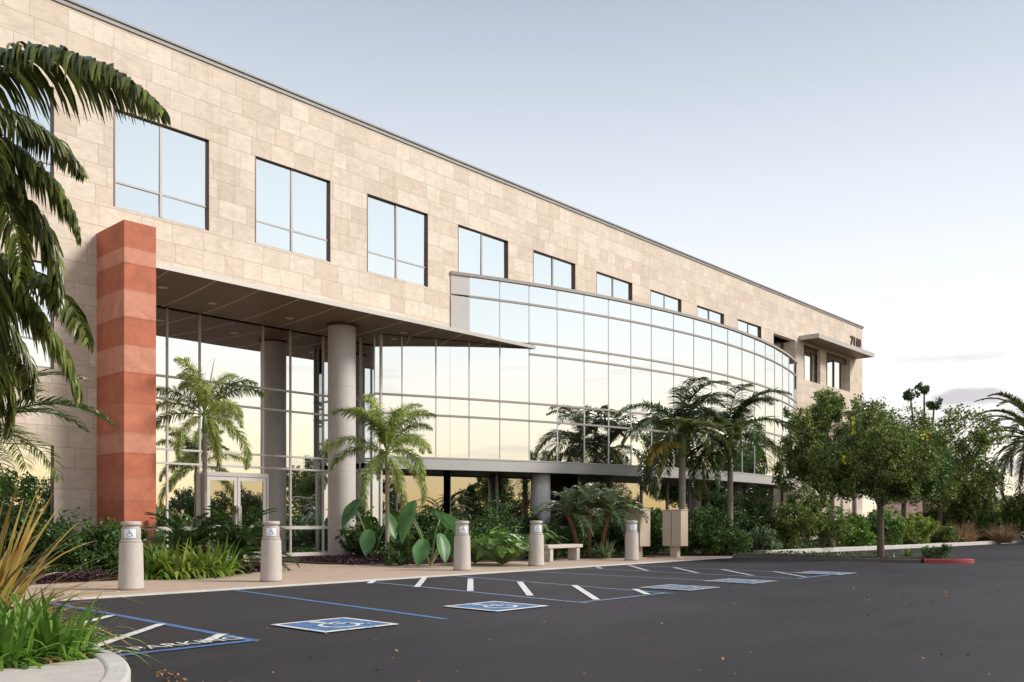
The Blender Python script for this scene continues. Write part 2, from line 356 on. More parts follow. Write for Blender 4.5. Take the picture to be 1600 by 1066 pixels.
def asphalt():
    m, t, b = mat('asphalt')
    tc = N(t, 'ShaderNodeTexCoord')
    n1 = N(t, 'ShaderNodeTexNoise', i_Scale=.22, i_Detail=6.0, i_Roughness=.6); n2 = N(t, 'ShaderNodeTexNoise', i_Scale=55.0, i_Detail=3.0)
    mpp = N(t, 'ShaderNodeMapping'); mpp.inputs['Scale'].default_value = (.25, 1.6, 1); mpp.inputs['Rotation'].default_value = (0, 0, .12)
    t.links.new(tc.outputs['Object'], mpp.inputs['Vector'])
    n3 = N(t, 'ShaderNodeTexNoise', i_Scale=.8, i_Detail=5.0, i_Roughness=.6)
    t.links.new(tc.outputs['Object'], n1.inputs['Vector']); t.links.new(tc.outputs['Object'], n2.inputs['Vector']); t.links.new(mpp.outputs[0], n3.inputs['Vector'])
    def mr(o, a, b_):
        r = N(t, 'ShaderNodeMapRange'); r.inputs[1].default_value = .3; r.inputs[2].default_value = .7; r.inputs[3].default_value = a; r.inputs[4].default_value = b_
        t.links.new(o, r.inputs[0]); return r.outputs[0]
    vo = N(t, 'ShaderNodeTexVoronoi', i_Scale=.55); t.links.new(tc.outputs['Object'], vo.inputs['Vector'])
    st = N(t, 'ShaderNodeMapRange', interpolation_type='SMOOTHSTEP'); st.inputs[1].default_value = .08; st.inputs[2].default_value = .22; st.inputs[3].default_value = .68; st.inputs[4].default_value = 1; 
    t.links.new(math_(t, 'ADD', vo.outputs['Distance'], math_(t, 'MULTIPLY', n3.outputs['Fac'], .12)), st.inputs[0])
    n4 = N(t, 'ShaderNodeTexNoise', i_Scale=1.1, i_Detail=3.0, i_Distortion=2.5); t.links.new(tc.outputs['Object'], n4.inputs['Vector'])
    cr_ = math_(t, 'LESS_THAN', math_(t, 'ABSOLUTE', math_(t, 'SUBTRACT', n4.outputs['Fac'], .5)), .0011)
    ln = math_(t, 'SUBTRACT', 1.0, math_(t, 'MULTIPLY', cr_, math_(t, 'MULTIPLY', math_(t, 'GREATER_THAN', n1.outputs['Fac'], .52), .45)))
    f0 = math_(t, 'MULTIPLY', st.outputs[0], ln)
    f = math_(t, 'MULTIPLY', math_(t, 'MULTIPLY', mr(n1.outputs['Fac'], .74, 1.3), mr(n2.outputs['Fac'], .62, 1.42)), mr(n3.outputs['Fac'], .82, 1.22))
    v = N(t, 'ShaderNodeVectorMath', operation='SCALE'); v.inputs[0].default_value = (.0255, .0228, .0258); t.links.new(math_(t, 'MULTIPLY', f, f0), v.inputs['Scale'])
    t.links.new(v.outputs[0], b.inputs['Base Color']); b.inputs['Roughness'].default_value = .74; b.inputs['Specular IOR Level'].default_value = .32
    bp = N(t, 'ShaderNodeBump', i_Strength=.7, i_Distance=.006); t.links.new(n2.outputs['Fac'], bp.inputs['Height']); t.links.new(bp.outputs[0], b.inputs['Normal'])
    return m
M['asphalt'] = asphalt()
def paint(name, col, wear=.5):
    m, t, b = mat(name)
    tc = N(t, 'ShaderNodeTexCoord'); n = N(t, 'ShaderNodeTexNoise', i_Scale=9.0, i_Detail=8.0, i_Roughness=.75); t.links.new(tc.outputs['Object'], n.inputs['Vector'])
    mr = N(t, 'ShaderNodeMapRange'); mr.inputs[1].default_value = wear - .08; mr.inputs[2].default_value = wear + .12; mr.inputs[3].default_value = 0; mr.inputs[4].default_value = .8
    t.links.new(n.outputs['Fac'], mr.inputs[0])
    mx = N(t, 'ShaderNodeMix', data_type='RGBA'); mx.inputs['A'].default_value = (*col, 1); mx.inputs['B'].default_value = (.07, .062, .062, 1)
    t.links.new(mr.outputs[0], mx.inputs['Factor']); t.links.new(mx.outputs['Result'], b.inputs['Base Color']); b.inputs['Roughness'].default_value = .7
    return m
M['pblue'] = paint('blue_line_paint', (.06, .20, .46), .505)
M['pblue2'] = paint('faded_blue_line_paint', (.17, .27, .42), .50)
M['pwhite'] = paint('white_line_paint', (.72, .72, .70), .58)
M['pwhite2'] = paint('worn_white_line_paint', (.55, .55, .54), .49)
M['pred'] = paint('red_kerb_paint', (.42, .05, .055), .56)
M['walk'] = plain('tan_sidewalk', (.46, .345, .255), .85, 0, .10, 3, .3)
M['g_dark'] = leafmat('dark_green_leaves', (.012, .035, .008), (.075, .14, .028))
M['g_mid'] = leafmat('mid_green_leaves', (.022, .06, .010), (.085, .16, .030))
M['g_tree'] = leafmat('olive_green_leaves', (.024, .052, .012), (.20, .26, .05), c3=(.28, .32, .07))
M['g_bright'] = leafmat('bright_green_leaves', (.05, .13, .012), (.19, .32, .05))
M['g_lime'] = leafmat('lime_green_leaves', (.09, .16, .015), (.32, .38, .07))
M['g_blue'] = leafmat('grey_green_leaves', (.05, .09, .04), (.21, .28, .14))
M['g_palm'] = leafmat('palm_green_leaves', (.020, .036, .008), (.17, .19, .045), .32, .22)
M['g_palm2'] = leafmat('yellow_green_palm_leaves', (.07, .11, .02), (.24, .28, .07), .35, .3, (.42, .36, .08))
M['g_palmgold'] = leafmat('golden_palm_leaves', (.20, .16, .03), (.48, .34, .07), .4, .35)
M['purple'] = leafmat('purple_leaves', (.018, .008, .012), (.085, .035, .055))
M['flax'] = leafmat('bronze_yellow_flax', (.10, .075, .02), (.56, .42, .12), .4, .3, (.50, .20, .05))
M['straw'] = leafmat('straw_brown_grass', (.16, .09, .045), (.42, .28, .16), .6, .3)
M['y_flower'] = leafmat('yellow_flowers', (.75, .55, .02), (.9, .75, .05), .5, .3)
M['ear'] = leafmat('elephant_ear_leaf', (.035, .11, .03), (.10, .22, .07), .4, .3)

# ------------------------------------------------------------------ ground
def sheet(name, poly, z, m, kind='structure'):
    b = MB(); b.add([(x, y, z) for x, y in poly], [tuple(range(len(poly)))]); o = b.build(name, m); tag(o, kind=kind); return o
sheet('ground', [(-400, -400), (900, -400), (900, 600), (-400, 600)], -.004, plain('dry_ground', (.16, .13, .085), .95, 0, .3, .6, .4))
sheet('road', [(-60, -40), (95, -40), (95, 14.0), (-60, 14.0)], 0, M['asphalt'])
KW = .016                        # the pavement lies nearly flush with the asphalt along the accessible bays
pave_edge = [(-14, 13.95), (28, 13.95)]
b = MB()
bed_a = [(-14, 17.35), (9.6, 17.4), (10.9, 17.7), (11.5, 18.4), (11.7, 20.4), (11.7, 24.0), (-14, 24.0)]
bed_b = [(14.0, 19.6), (14.6, 18.6), (16.0, 17.9), (18.6, 17.0), (21.2, 16.75), (23.0, 16.2), (24.6, 15.5), (26.0, 14.7), (27.3, 14.25), (36, 14.25), (48.5, 12.5), (60, 11.5), (75, 22), (60, 30), (44, 24), (30, 22), (14.0, 23.5)]
b.prism([(3.3, 14.0), (28.0, 14.0), (28.0, 24), (3.3, 24)], -.3, .022)
tag(b.build('pavement', M['walk']), kind='structure')
b = MB(); b.box(3.3, 27.9, 13.82, 13.995, -.3, .024); tag(b.build('kerb_edge', M['kerb'], bevel=.008), kind='structure')
def bed(name, poly, z=.05):
    b = MB(); b.prism(poly, -.3, z); return tag(b.build(name, M['soil']), kind='structure')
bed('planting_bed', bed_a); bed('planting_bed', bed_b, .055)
# kerb in front of the far bed
def strip(pts, wd, z0, z1, name, m, bev=.02, kind='structure'):
    b = MB(); n = len(pts); L = []; R = []
    for i in range(n):
        a = Vector(pts[max(i - 1, 0)]); c = Vector(pts[min(i + 1, n - 1)]); d = (c - a).normalized(); nn = Vector((-d.y, d.x))
        p = Vector(pts[i]); L.append(p + nn * wd / 2); R.append(p - nn * wd / 2)
    v = [(q.x, q.y, z) for z in (z0, z1) for q in L + R]
    f = []
    for i in range(n - 1):
        f += [(2 * n + i, 3 * n + i, 3 * n + i + 1, 2 * n + i + 1), (i, i + 1, 2 * n + i + 1, 2 * n + i)[::-1], (n + i, n + i + 1, 3 * n + i + 1, 3 * n + i)]
    f += [(0, n, 3 * n, 2 * n)[::-1], (n - 1, 2 * n - 1, 4 * n - 1, 3 * n - 1)]
    b.add(v, f); o = b.build(name, m, bevel=bev); tag(o, kind=kind); return o
strip([(27.9, 14.1), (30, 14.1), (34, 13.6), (40, 12.95), (48.8, 12.2), (60, 11.4)], .22, -.3, .15, 'kerb', M['kerb'])
strip([(28.4, 14.42), (30, 14.4), (34, 13.95), (40, 13.3), (48.8, 12.55), (60, 11.75)], .55, -.3, .13, 'verge_path', M['conc'], .005)
def smooth(pts, k=6):
    out = []; n = len(pts)
    for i in range(n - 1):
        p0, p1, p2, p3 = [Vector(pts[min(max(j, 0), n - 1)]) for j in (i - 1, i, i + 1, i + 2)]
        for q in range(k):
            t = q / k; out.append(tuple(.5 * ((2 * p1) + (p2 - p0) * t + (2 * p0 - 5 * p1 + 4 * p2 - p3) * t * t + (3 * p1 - p0 - 3 * p2 + p3) * t ** 3)))
    return out + [tuple(pts[-1])]
# end-of-row island with a red painted nose
isl = [(25.4, 13.8), (25.75, 9.0), (25.93, 8.3), (26.2, 7.7), (26.6, 7.35), (26.95, 7.4), (27.2, 7.8), (27.35, 8.6), (27.35, 13.8)]
b = MB(); b.prism([(25.5, 13.9), (25.8, 9.0), (26.0, 8.3), (26.6, 7.5), (27.0, 7.9), (27.25, 9.0), (27.25, 13.9)], -.3, .12); tag(b.build('island_bed', M['soil']), kind='structure')
strip([(25.4, 13.8), (25.72, 9.0), (25.90, 8.36)], .14, -.3, .10, 'kerb', M['kerb_dark'])
strip([(27.35, 13.8), (27.35, 8.66)], .14, -.3, .10, 'kerb', M['kerb_dark'])
strip(smooth(isl[2:8], 5), .15, -.3, .11, 'red_kerb', M['pred'])
# foreground planter
fx = [(3.12, 13.9)] + smooth([(3.12, 8.4), (3.10, 7.6), (3.0, 6.95), (2.78, 6.3), (2.45, 5.72), (2.0, 5.2), (1.4, 4.8), (.6, 4.55)]) + [(-6, 4.5)]
strip(fx, .17, -.3, .15, 'kerb', M['kerb'], .025)
b = MB(); b.prism([(x - .09, y + .03 if y < 6 else y) for x, y in fx if y < 6.97] + [(-6, 6.95), (2.9, 6.95)], -.3, .142); tag(b.build('concrete_pad', M['conc']), kind='structure')
b = MB(); b.prism([(3.03, 13.9), (3.03, 7.6), (2.91, 6.97), (-8, 6.97), (-8, 13.9)], -.3, .11); tag(b.build('planter_bed', M['soil']), kind='structure')
b = MB(); b.prism([(-20, 14.0), (3.29, 14.0), (3.29, 17.34), (-20, 17.34)], -.3, .02); tag(b.build('pavement', M['walk']), kind='structure')

# painted markings, 4 mm proud of the asphalt
def pline(a, c, wd, name, m, z=.004):
    a, c = Vector(a), Vector(c); d = (c - a).normalized(); n = Vector((-d.y, d.x)) * wd / 2
    o = MB().add([(*(a - n), z), (*(c - n), z), (*(c + n), z), (*(a + n), z)], [(0, 1, 2, 3)]).build(name, m); tag(o, kind='structure'); return o
for x0, x1, mt in ((5.05, 4.82, 'pblue'), (8.05, 7.42, 'pblue'), (10.9, 10.2, 'pblue2'), (13.25, 12.45, 'pblue2'), (15.55, 15.6, 'pblue2'), (17.5, 17.3, 'pblue2'), (19.4, 19.2, 'pblue2')):
    pline((x0, 13.8), (x1, 7.85), .10, 'bay_line', M[mt])
pline((3.22, 7.86), (4.88, 7.86), .10, 'bay_line', M['pblue'], .008)
pline((10.15, 7.98), (12.5, 7.98), .10, 'bay_line', M['pblue2'], .008)
pline((17.25, 7.98), (19.2, 7.98), .10, 'bay_line', M['pblue2'], .008)
def hatch(u0, u1, y_in, m, v0=8.05, v1=13.8, wd=.11):
    k = y_in
    for i in range(-3, 7):
        s = k + 1.33 * i                 # v at the left line
        a, c = (u0, s), (u1, s + (u1 - u0))
        if c[1] < v0 or a[1] > v1: continue
        if a[1] < v0: a = (u0 + v0 - a[1], v0)
        if c[1] > v1: c = (c[0] - (c[1] - v1), v1)
        if c[0] - a[0] < .15: continue
        pline(a, c, wd, 'hatch_stripe', m, .012)
hatch(3.25, 4.85, 8.25, M['pwhite']); hatch(10.55, 12.75, 9.26, M['pwhite']); hatch(17.5, 19.2, 10.4, M['pwhite2'])
def symbol(cx, cy, s, z, mt_b, mt_w, fade):
    root = MB().box(cx - s / 2 + .06, cx + s / 2 - .06, cy - s / 2 + .06, cy + s / 2 - .06, z - .003, z).build('accessible_bay_symbol', mt_b)
    tag(root, kind='structure')
    b = MB(); h = s / 2
    for q in ((-h, -h + .06, -h, h), (h - .06, h, -h, h), (-h + .06, h - .06, -h, -h + .06), (-h + .06, h - .06, h - .06, h)):
        b.box(cx + q[0], cx + q[1], cy + q[2], cy + q[3], z - .003, z + .001)
    wheel(b, cx, cy, s * .8, z + .004); b.build('symbol_marking', mt_w, root)
def wheel(b, cx, cy, s, z, to=None):
    # head, back, seat, leg and the open wheel of the access symbol; to() maps (x, y) onto another surface
    T = to or (lambda x, y: (cx + x * s, cy + y * s, z))
    def seg(p, q, wd):
        p, q = Vector(p), Vector(q); d = (q - p).normalized(); n = Vector((-d.y, d.x)) * wd / 2
        b.add([T(*(p - n)), T(*(q - n)), T(*(q + n)), T(*(p + n))], [(0, 1, 2, 3)])
    n = 14; b.add([T(-.06 + .075 * cos(2 * pi * k / n), .40 + .075 * sin(2 * pi * k / n)) for k in range(n)], [tuple(range(n))])
    seg((-.06, .32), (-.02, -.02), .09); seg((-.04, .14), (.18, .14), .06); seg((-.06, -.02), (.22, -.02), .08); seg((.19, -.02), (.31, -.32), .08); seg((.28, -.31), (.38, -.27), .06)
    ks = np.linspace(radians(115), radians(345), 19)
    v = []
    for a in ks: v += [T(-.03 + .29 * cos(a), -.14 + .29 * sin(a)), T(-.03 + .225 * cos(a), -.14 + .225 * sin(a))]
    b.add(v, [(2 * i, 2 * i + 1, 2 * i + 3, 2 * i + 2) for i in range(len(ks) - 1)])
for i, (cx, cy) in enumerate(((6.13, 8.32), (8.92, 8.46), (13.55, 8.42), (15.75, 8.42), (17.75, 9.0), (19.4, 8.3))):
    if i == 4: continue
    symbol(cx, cy, 1.02, .016, M['pblue' if i < 2 else 'pblue2'], M['pwhite' if i < 2 else 'pwhite2'], i)
def text_mesh(body, size, name, m, mw, parent=None, extrude=0, spacing=1.0):
    cu = bpy.data.curves.new(name, 'FONT'); cu.body = body; cu.size = size; cu.extrude = extrude; cu.align_x = 'CENTER'; cu.space_character = spacing
    to = bpy.data.objects.new('tmp', cu); C.objects.link(to); bpy.context.view_layer.update()
    me = bpy.data.meshes.new_from_object(to.evaluated_get(bpy.context.evaluated_depsgraph_get()))
    bpy.data.objects.remove(to); me.transform(mw); me.name = name
    me.materials.clear(); me.materials.append(m)
    o = bpy.data.objects.new(name, me); C.objects.link(o)
    if parent: o.parent = parent
    return o
o = text_mesh('NO PARKING', .34, 'no_parking_lettering', M['pwhite'], Matrix.Translation((4.0, 7.99, .016)) @ Matrix.Diagonal((.80, 1.0, 1, 1)), spacing=.98); tag(o, kind='structure')

# ------------------------------------------------------------------ the office building
BLD = thing('office_building', 'long beige travertine office block with curved glass bay and entrance canopy', 'building', (0, 0, 0))
W0, V0, RZ = -8.0, 21.0, 12.86
WT, WB = 10.83, 8.52
wins = [(1.70, 4.12), (5.43, 7.85)] + [(9.16 + 3.73 * k, 11.59 + 3.73 * k) for k in range(9)]
holes = [(a, c, WB, WT) for a, c in wins] + [(a, c, 4.55, 6.9) for a, c in wins[:2]] + [(a, c, .35, 2.85) for a, c in wins[:2]]
ENTRY = (9.5, 20.0, -.1, 7.018); UNDER = (20.0, 43.6, -.1, 8.3); SLOT = (42.75, 45.3, 2.9, 10.72); LOGG = (46.3, 52.6, 8.75, 10.72)
def wall_holes(mb, u0, u1, z0, z1, v, hs, depth):
    us = sorted({u0, u1, *[h[0] for h in hs], *[h[1] for h in hs]}); us = [q for q in us if u0 <= q <= u1]
    zs = sorted({z0, z1, *[h[2] for h in hs], *[h[3] for h in hs]}); zs = [q for q in zs if z0 <= q <= z1]
    for i in range(len(us) - 1):
        j = 0
        while j < len(zs) - 1:
            cu = (us[i] + us[i + 1]) / 2
            def free(k): cz = (zs[k] + zs[k + 1]) / 2; return not any(h[0] < cu < h[1] and h[2] < cz < h[3] for h in hs)
            if not free(j): j += 1; continue
            k = j
            while k + 1 < len(zs) - 1 and free(k + 1): k += 1
            mb.add([(us[i], v, zs[j]), (us[i + 1], v, zs[j]), (us[i + 1], v, zs[k + 1]), (us[i], v, zs[k + 1])], [(0, 1, 2, 3)]); j = k + 1
    for a, c, d, e in hs:
        y0, y1 = v, v + depth
        mb.add([(a, y0, d), (a, y1, d), (a, y1, e), (a, y0, e)], [(0, 1, 2, 3)]); mb.add([(c, y0, d), (c, y1, d), (c, y1, e), (c, y0, e)], [(3, 2, 1, 0)])
        mb.add([(a, y0, d), (c, y0, d), (c, y1, d), (a, y1, d)], [(0, 1, 2, 3)]); mb.add([(a, y0, e), (c, y0, e), (c, y1, e), (a, y1, e)], [(3, 2, 1, 0)])
b = MB(); wall_holes(b, W0, 54.5, -.1, RZ, V0, holes + [ENTRY, (20.0, 42.7, -.1, 8.3), (42.75, 45.3, -.1, 10.72), LOGG], .30)
b.add([(54.5, V0, -.1), (54.5, 42, -.1), (54.5, 42, RZ), (54.5, V0, RZ)], [(0, 1, 2, 3)])
b.add([(W0, V0, -.1), (W0, 42, -.1), (W0, 42, RZ), (W0, V0, RZ)], [(3, 2, 1, 0)])
b.add([(W0, 42, -.1), (54.5, 42, -.1), (54.5, 42, RZ), (W0, 42, RZ)], [(3, 2, 1, 0)])
b.build('stone_facade', M['stone'], BLD)
MB().box(W0 + .3, 54.2, V0 + .6, 41.7, 12.3, 12.5).build('flat_roof', M['conc'], BLD)
cp = MB(); cp.box(W0 - .05, 54.58, V0 - .07, V0 + .35, RZ - .0, RZ + .05); cp.box(W0 - .05, 54.56, V0 - .035, V0 + .3, RZ - .10, RZ - .003)
cp.box(54.2, 54.58, V0 + .36, 42.05, RZ, RZ + .05); cp.build('roof_coping', M['coping'], BLD)
# core that closes off the inside behind recesses
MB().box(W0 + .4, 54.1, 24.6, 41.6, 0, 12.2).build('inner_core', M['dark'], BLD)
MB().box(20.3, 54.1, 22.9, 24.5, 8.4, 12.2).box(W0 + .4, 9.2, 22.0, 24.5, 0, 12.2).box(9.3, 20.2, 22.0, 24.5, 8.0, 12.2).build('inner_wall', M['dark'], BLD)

def window(a, c, z0, z1, split=.27):
    y = V0 + .10
    f = MB(); fr = .045
    # dark liner round the reveal, pale frame and glazing bars
    f.box(a + .002, a + .05, V0 + .012, y + .05, z0, z1); f.box(c - .012, c - .002, V0 + .012, y + .05, z0 + .002, z1 - .002); f.box(a + .05, c - .012, V0 + .012, y + .05, z1 - .012, z1 - .002)
    lin = f.build('window', M['bronze'], BLD)
    g = MB(); g.box(a + .05, c - .012, y - .02, y + .03, z0 + .002, z0 + .05); m_ = (a + c) / 2 - .02
    g.box(a + .051, a + .051 + fr, y - .02, y + .03, z0 + .05, z1 - .012); g.box(m_ - .03, m_ + .03, y - .03, y + .03, z0 + .05, z1 - .012)
    zs = z0 + (z1 - z0) * split
    g.box(a + .051 + fr, m_ - .03, y - .02, y + .03, zs - .022, zs + .022); g.box(m_ + .03, c - .013, y - .02, y + .03, zs - .022, zs + .022)
    g.build('window_frame', M['alu_grey'], lin)
    p = MB(); jit = random.uniform(-.0015, .0015)
    for x0, x1, q0, q1 in ((a + .05, m_, z0, zs), (m_, c - .01, z0, zs), (a + .05, m_, zs, z1), (m_, c - .01, zs, z1)):
        t1, t2 = random.uniform(-.012, .012), random.uniform(-.012, .012)
        p.add([(x0, y + t1, q0), (x1, y, q0), (x1, y + t2, q1), (x0, y + t1 + t2, q1)], [(0, 1, 2, 3)])
    p.build('pane', M['glass'], lin)
for i, (a, c) in enumerate(wins): window(a, c, WB, WT)
for a, c in wins[:2]: window(a, c, 4.55, 6.9); window(a, c, .35, 2.85)

# red pillar and the great column
MB().box(8.78, 9.51, 19.58, V0 - .004, -.1, 7.8).build('sandstone_pillar', M['pillar'], BLD, bevel=.008)
col = MB().lathe([(.41, -.1), (.41, 2.58), (.405, 2.585), (.405, 2.60), (.41, 2.605), (.41, 5.10), (.405, 5.105), (.405, 5.12), (.41, 5.125), (.41, 6.93)], 16.3, 21.78, 48).build('round_column', M['column'], BLD, smooth=False)
for p_ in col.data.polygons: p_.use_smooth = len(p_.vertices) == 4
col.modifiers.new('es', 'EDGE_SPLIT').split_angle = radians(30)
MB().lathe([(.46, 6.932), (.46, 6.99)], 16.3, 21.78, 40).build('column_shade_ring', M['bronze'], col)  # thin dark ring added for the soffit shading round the column top

# curved glass bay, faceted between its mullions
R_, CU, CV = 35.0, 33.0, 53.5
def arcv(u, r=R_): return CV - sqrt(r * r - (u - CU) ** 2)
def arc_from_px(x):
    lo, hi = 10.0, 44.0
    for _ in range(60):
        m_ = (lo + hi) / 2; v = arcv(m_); X = m_ * SY - v * CY; Y = m_ * CY + v * SY
        if 800 + 1400 * X / Y < x: lo = m_
        else: hi = m_
    return lo
knots = [arc_from_px(x) for x in (585, 628, 681, 733, 781, 827, 871, 913, 951, 986, 1018)]
stp = 1.30
while knots[-1] + stp < 43.3: knots.append(knots[-1] + stp)
knots.append(43.4)
BT = 9.2
zl = [2.8, 3.15, 4.54, 5.13, 6.80, 7.17, 8.48, BT]
bay = MB()
def arc_strip(mb, ks, z0, z1, r, inv=False):
    for i in range(len(ks) - 1):
        a, c = (ks[i], arcv(ks[i], r)), (ks[i + 1], arcv(ks[i + 1], r))
        mb.add([(*a, z0), (*c, z0), (*c, z1), (*a, z1)], [(0, 1, 2, 3)])
ups = [20.02] + [k for k in knots if k > 20.3]
# glass, one pane per facet
BAY = MB()
arc_strip(BAY, [k for k in knots], 3.17, 6.985, R_); arc_strip(BAY, [k for k in knots if k > 22.7], 6.985, 7.17, R_); arc_strip(BAY, [k for k in knots if k > 20.3], 7.17, 9.15, R_)
cw = thing('tmp', None, None); bpy.data.objects.remove(cw)
fr = MB()
for i, k in enumerate(knots):
    v = arcv(k); th = asin((k - CU) / R_); n = Vector((sin(th), -cos(th), 0)); t_ = Vector((cos(th), sin(th), 0))
    p = Vector((k, v, 0)) + n * .004
    top = 9.15 if k > 20.3 else 6.98
    fr.add([tuple(p + s1 * t_ * .019 + s2 * n * .012 + Vector((0, 0, z_))) for z_ in (3.15, top) for s1, s2 in ((-1, -1), (1, -1), (1, 1), (-1, 1))],
           [(0, 3, 2, 1), (4, 5, 6, 7), (0, 1, 5, 4), (1, 2, 6, 5), (2, 3, 7, 6), (3, 0, 4, 7)])
def rail(mb, ks, z0, z1, d0=.05, d1=-.03):
    for i in range(len(ks) - 1):
        q = []
        for k in (ks[i], ks[i + 1]):
            th = asin((k - CU) / R_); n = Vector((sin(th), -cos(th))); pv = Vector((k, arcv(k)))
            q.append((pv + n * d0, pv + n * d1))
        (a, b_), (c, d) = q
        v = [(*p, z_) for z_ in (z0, z1) for p in (a, c, d, b_)]
        mb.add(v, [(0, 3, 2, 1), (4, 5, 6, 7), (0, 1, 5, 4), (1, 2, 6, 5), (2, 3, 7, 6), (3, 0, 4, 7)])
BAYO = fr.build('curved_curtain_wall', M['vert'], BLD)
for z_, u0, d_ in ((4.54, 0, .04), (5.13, 0, .04), (6.80, 22.2, .04), (7.17, 22.2, .04), (8.48, 20.3, .04)):
    rl = MB(); rail(rl, [k for k in knots if k > u0], z_ - .033, z_ + .033, d_); rl.build('horizontal_rail', M['rail'], BAYO)
rl = MB(); rail(rl, ups, 9.12, 9.22, .07, -.25); rl.build('top_cap', M['rail'], BAYO)
BAY.build('glass_pane', M['glass'], BAYO)
sp = MB(); rail(sp, knots, 2.80, 3.15, .06, -.2); rail(sp, knots, 3.152, 3.20, .075, -.1); sp.build('spandrel_band', M['alu_light'], BAYO)
ep = MB(); rail(ep, [20.02, knots[3]], 7.17, 8.445, .03, -.05); rail(ep, [20.02, knots[3]], 8.50, 9.115, .03, -.05); ep.build('end_panel', M['alu_light'], BAYO)
def arcpoly(u0, u1, vb, n=24, r=R_, off=-.05):
    us = np.linspace(u0, u1, n); return [(u, arcv(u, r) - off) for u in us] + [(u1, vb), (u0, vb)]
pr = MB(); pr.prism(arcpoly(20.1, 43.3, 20.99 + 2), 9.02, 9.10); pr.build('bay_roof', M['coping'], BAYO)
pr = MB(); pr.prism(arcpoly(17.9, 43.3, 26.0, off=-.21), 2.84, 3.0); pr.build('bay_soffit', M['bronze'], BAYO)
pr = MB(); pr.prism([(43.36, arcv(43.4) + .05), (43.42, arcv(43.4) + .05), (43.42, 22.5), (43.36, 22.5)], 2.8, 9.1); pr.build('bay_end_wall', M['alu_light'], BAYO)
# recessed ground floor glazing under the bay, with posts and transom
g0 = []; gf = MB(); ks2 = list(np.linspace(17.9, 43.2, 15))
def av2(u): return arcv(u) + 2.2
for i in range(len(ks2) - 1):
    a, c = (ks2[i], av2(ks2[i])), (ks2[i + 1], av2(ks2[i + 1]))
    if i in (4, 10): continue
    g0.append(MB().add([(*a, 0), (*c, 0), (*c, 2.85), (*a, 2.85)], [(0, 1, 2, 3)]))
for i in range(len(ks2) - 1):
    a, c = Vector((ks2[i], av2(ks2[i]) - .03, 0)), Vector((ks2[i + 1], av2(ks2[i + 1]) - .03, 0))
    for z_ in (.16, .92): gf.bar(a + Vector((0, 0, z_)), c + Vector((0, 0, z_)), .05, .06)
    gf.bar(a, a + Vector((0, 0, 2.83)), .06, .06, (0, 1, 0))
GF = gf.build('shopfront_frame', M['alu'], BLD); [q.build('shopfront_glass', M['glass_dark'], GF) for q in g0]
dr = MB()
for i in (): dr.bar((ks2[i], av2(ks2[i]) + .5, 1.4), (ks2[i + 1], av2(ks2[i + 1]) + .5, 1.4), .05, 2.9)
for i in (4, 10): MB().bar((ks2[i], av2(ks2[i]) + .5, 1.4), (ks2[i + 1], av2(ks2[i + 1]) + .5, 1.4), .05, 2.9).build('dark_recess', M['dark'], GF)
for x_, r_ in ((845, .34), (1085, .30), (1150, .28)):
    Yc = {845: 31.2, 1085: 39.5, 1150: 41.5}[x_]; u_, v_ = P(x_, Yc)
    cc = MB().lathe([(r_, -.1), (r_, 2.83)], u_, v_, 32).build('bay_column', M['column'], BLD)
    for p_ in cc.data.polygons: p_.use_smooth = len(p_.vertices) == 4
# entrance glazing
EV = 23.6
eg = MB(); ef = MB()
eus = [9.52, 11.77, 12.73, 14.76, 15.72, 16.93, 17.9]
DOORX = (13.55, 14.95); DT = 2.44
for i in range(len(eus) - 1):
    t1 = random.uniform(-.004, .004)
    z0 = 0
    eg.add([(eus[i], EV + t1, z0), (eus[i + 1], EV, z0), (eus[i + 1], EV, 7), (eus[i], EV + t1, 7)], [(0, 1, 2, 3)])
for u_ in eus[:-1]: ef.box(u_ - .025, u_ + .025, EV - .035, EV + .02, 0, 7.0)
for z_ in (5.13, 4.52, 3.13, 2.75):
    ef.box(9.52, 17.9, EV - .05, EV + .02, z_ - .028, z_ + .028)
for z_ in (.95, .12): ef.box(14.8, 17.9, EV - .055, EV + .02, z_ - .05, z_ + .05); ef.box(9.52, 12.68, EV - .055, EV + .02, z_ - .05, z_ + .05)
# side return of the bay lobby
rt = arcv(17.9)
ef.box(17.86, 17.94, rt - .04, rt + .06, 0, 7.0); ef.box(17.86, 17.93, 22.9, 22.96, 0, 7)
for z_ in (5.13, 4.52, 3.13, 2.75, .95, .12): ef.box(17.86, 17.93, rt + .06, EV - .06, z_ - .03, z_ + .03)
EG = ef.build('entrance_glazing', M['alu'], BLD)
eg.add([(17.9, rt, 0), (17.9, EV, 0), (17.9, EV, 7), (17.9, rt, 7)], [(0, 1, 2, 3)])
eg.build('glass_pane', M['glass'], EG)
MB().box(9.45, 9.5, V0 + .3, 24.2, 0, 7.0).build('recess_side_wall', M['stone_b'], BLD)
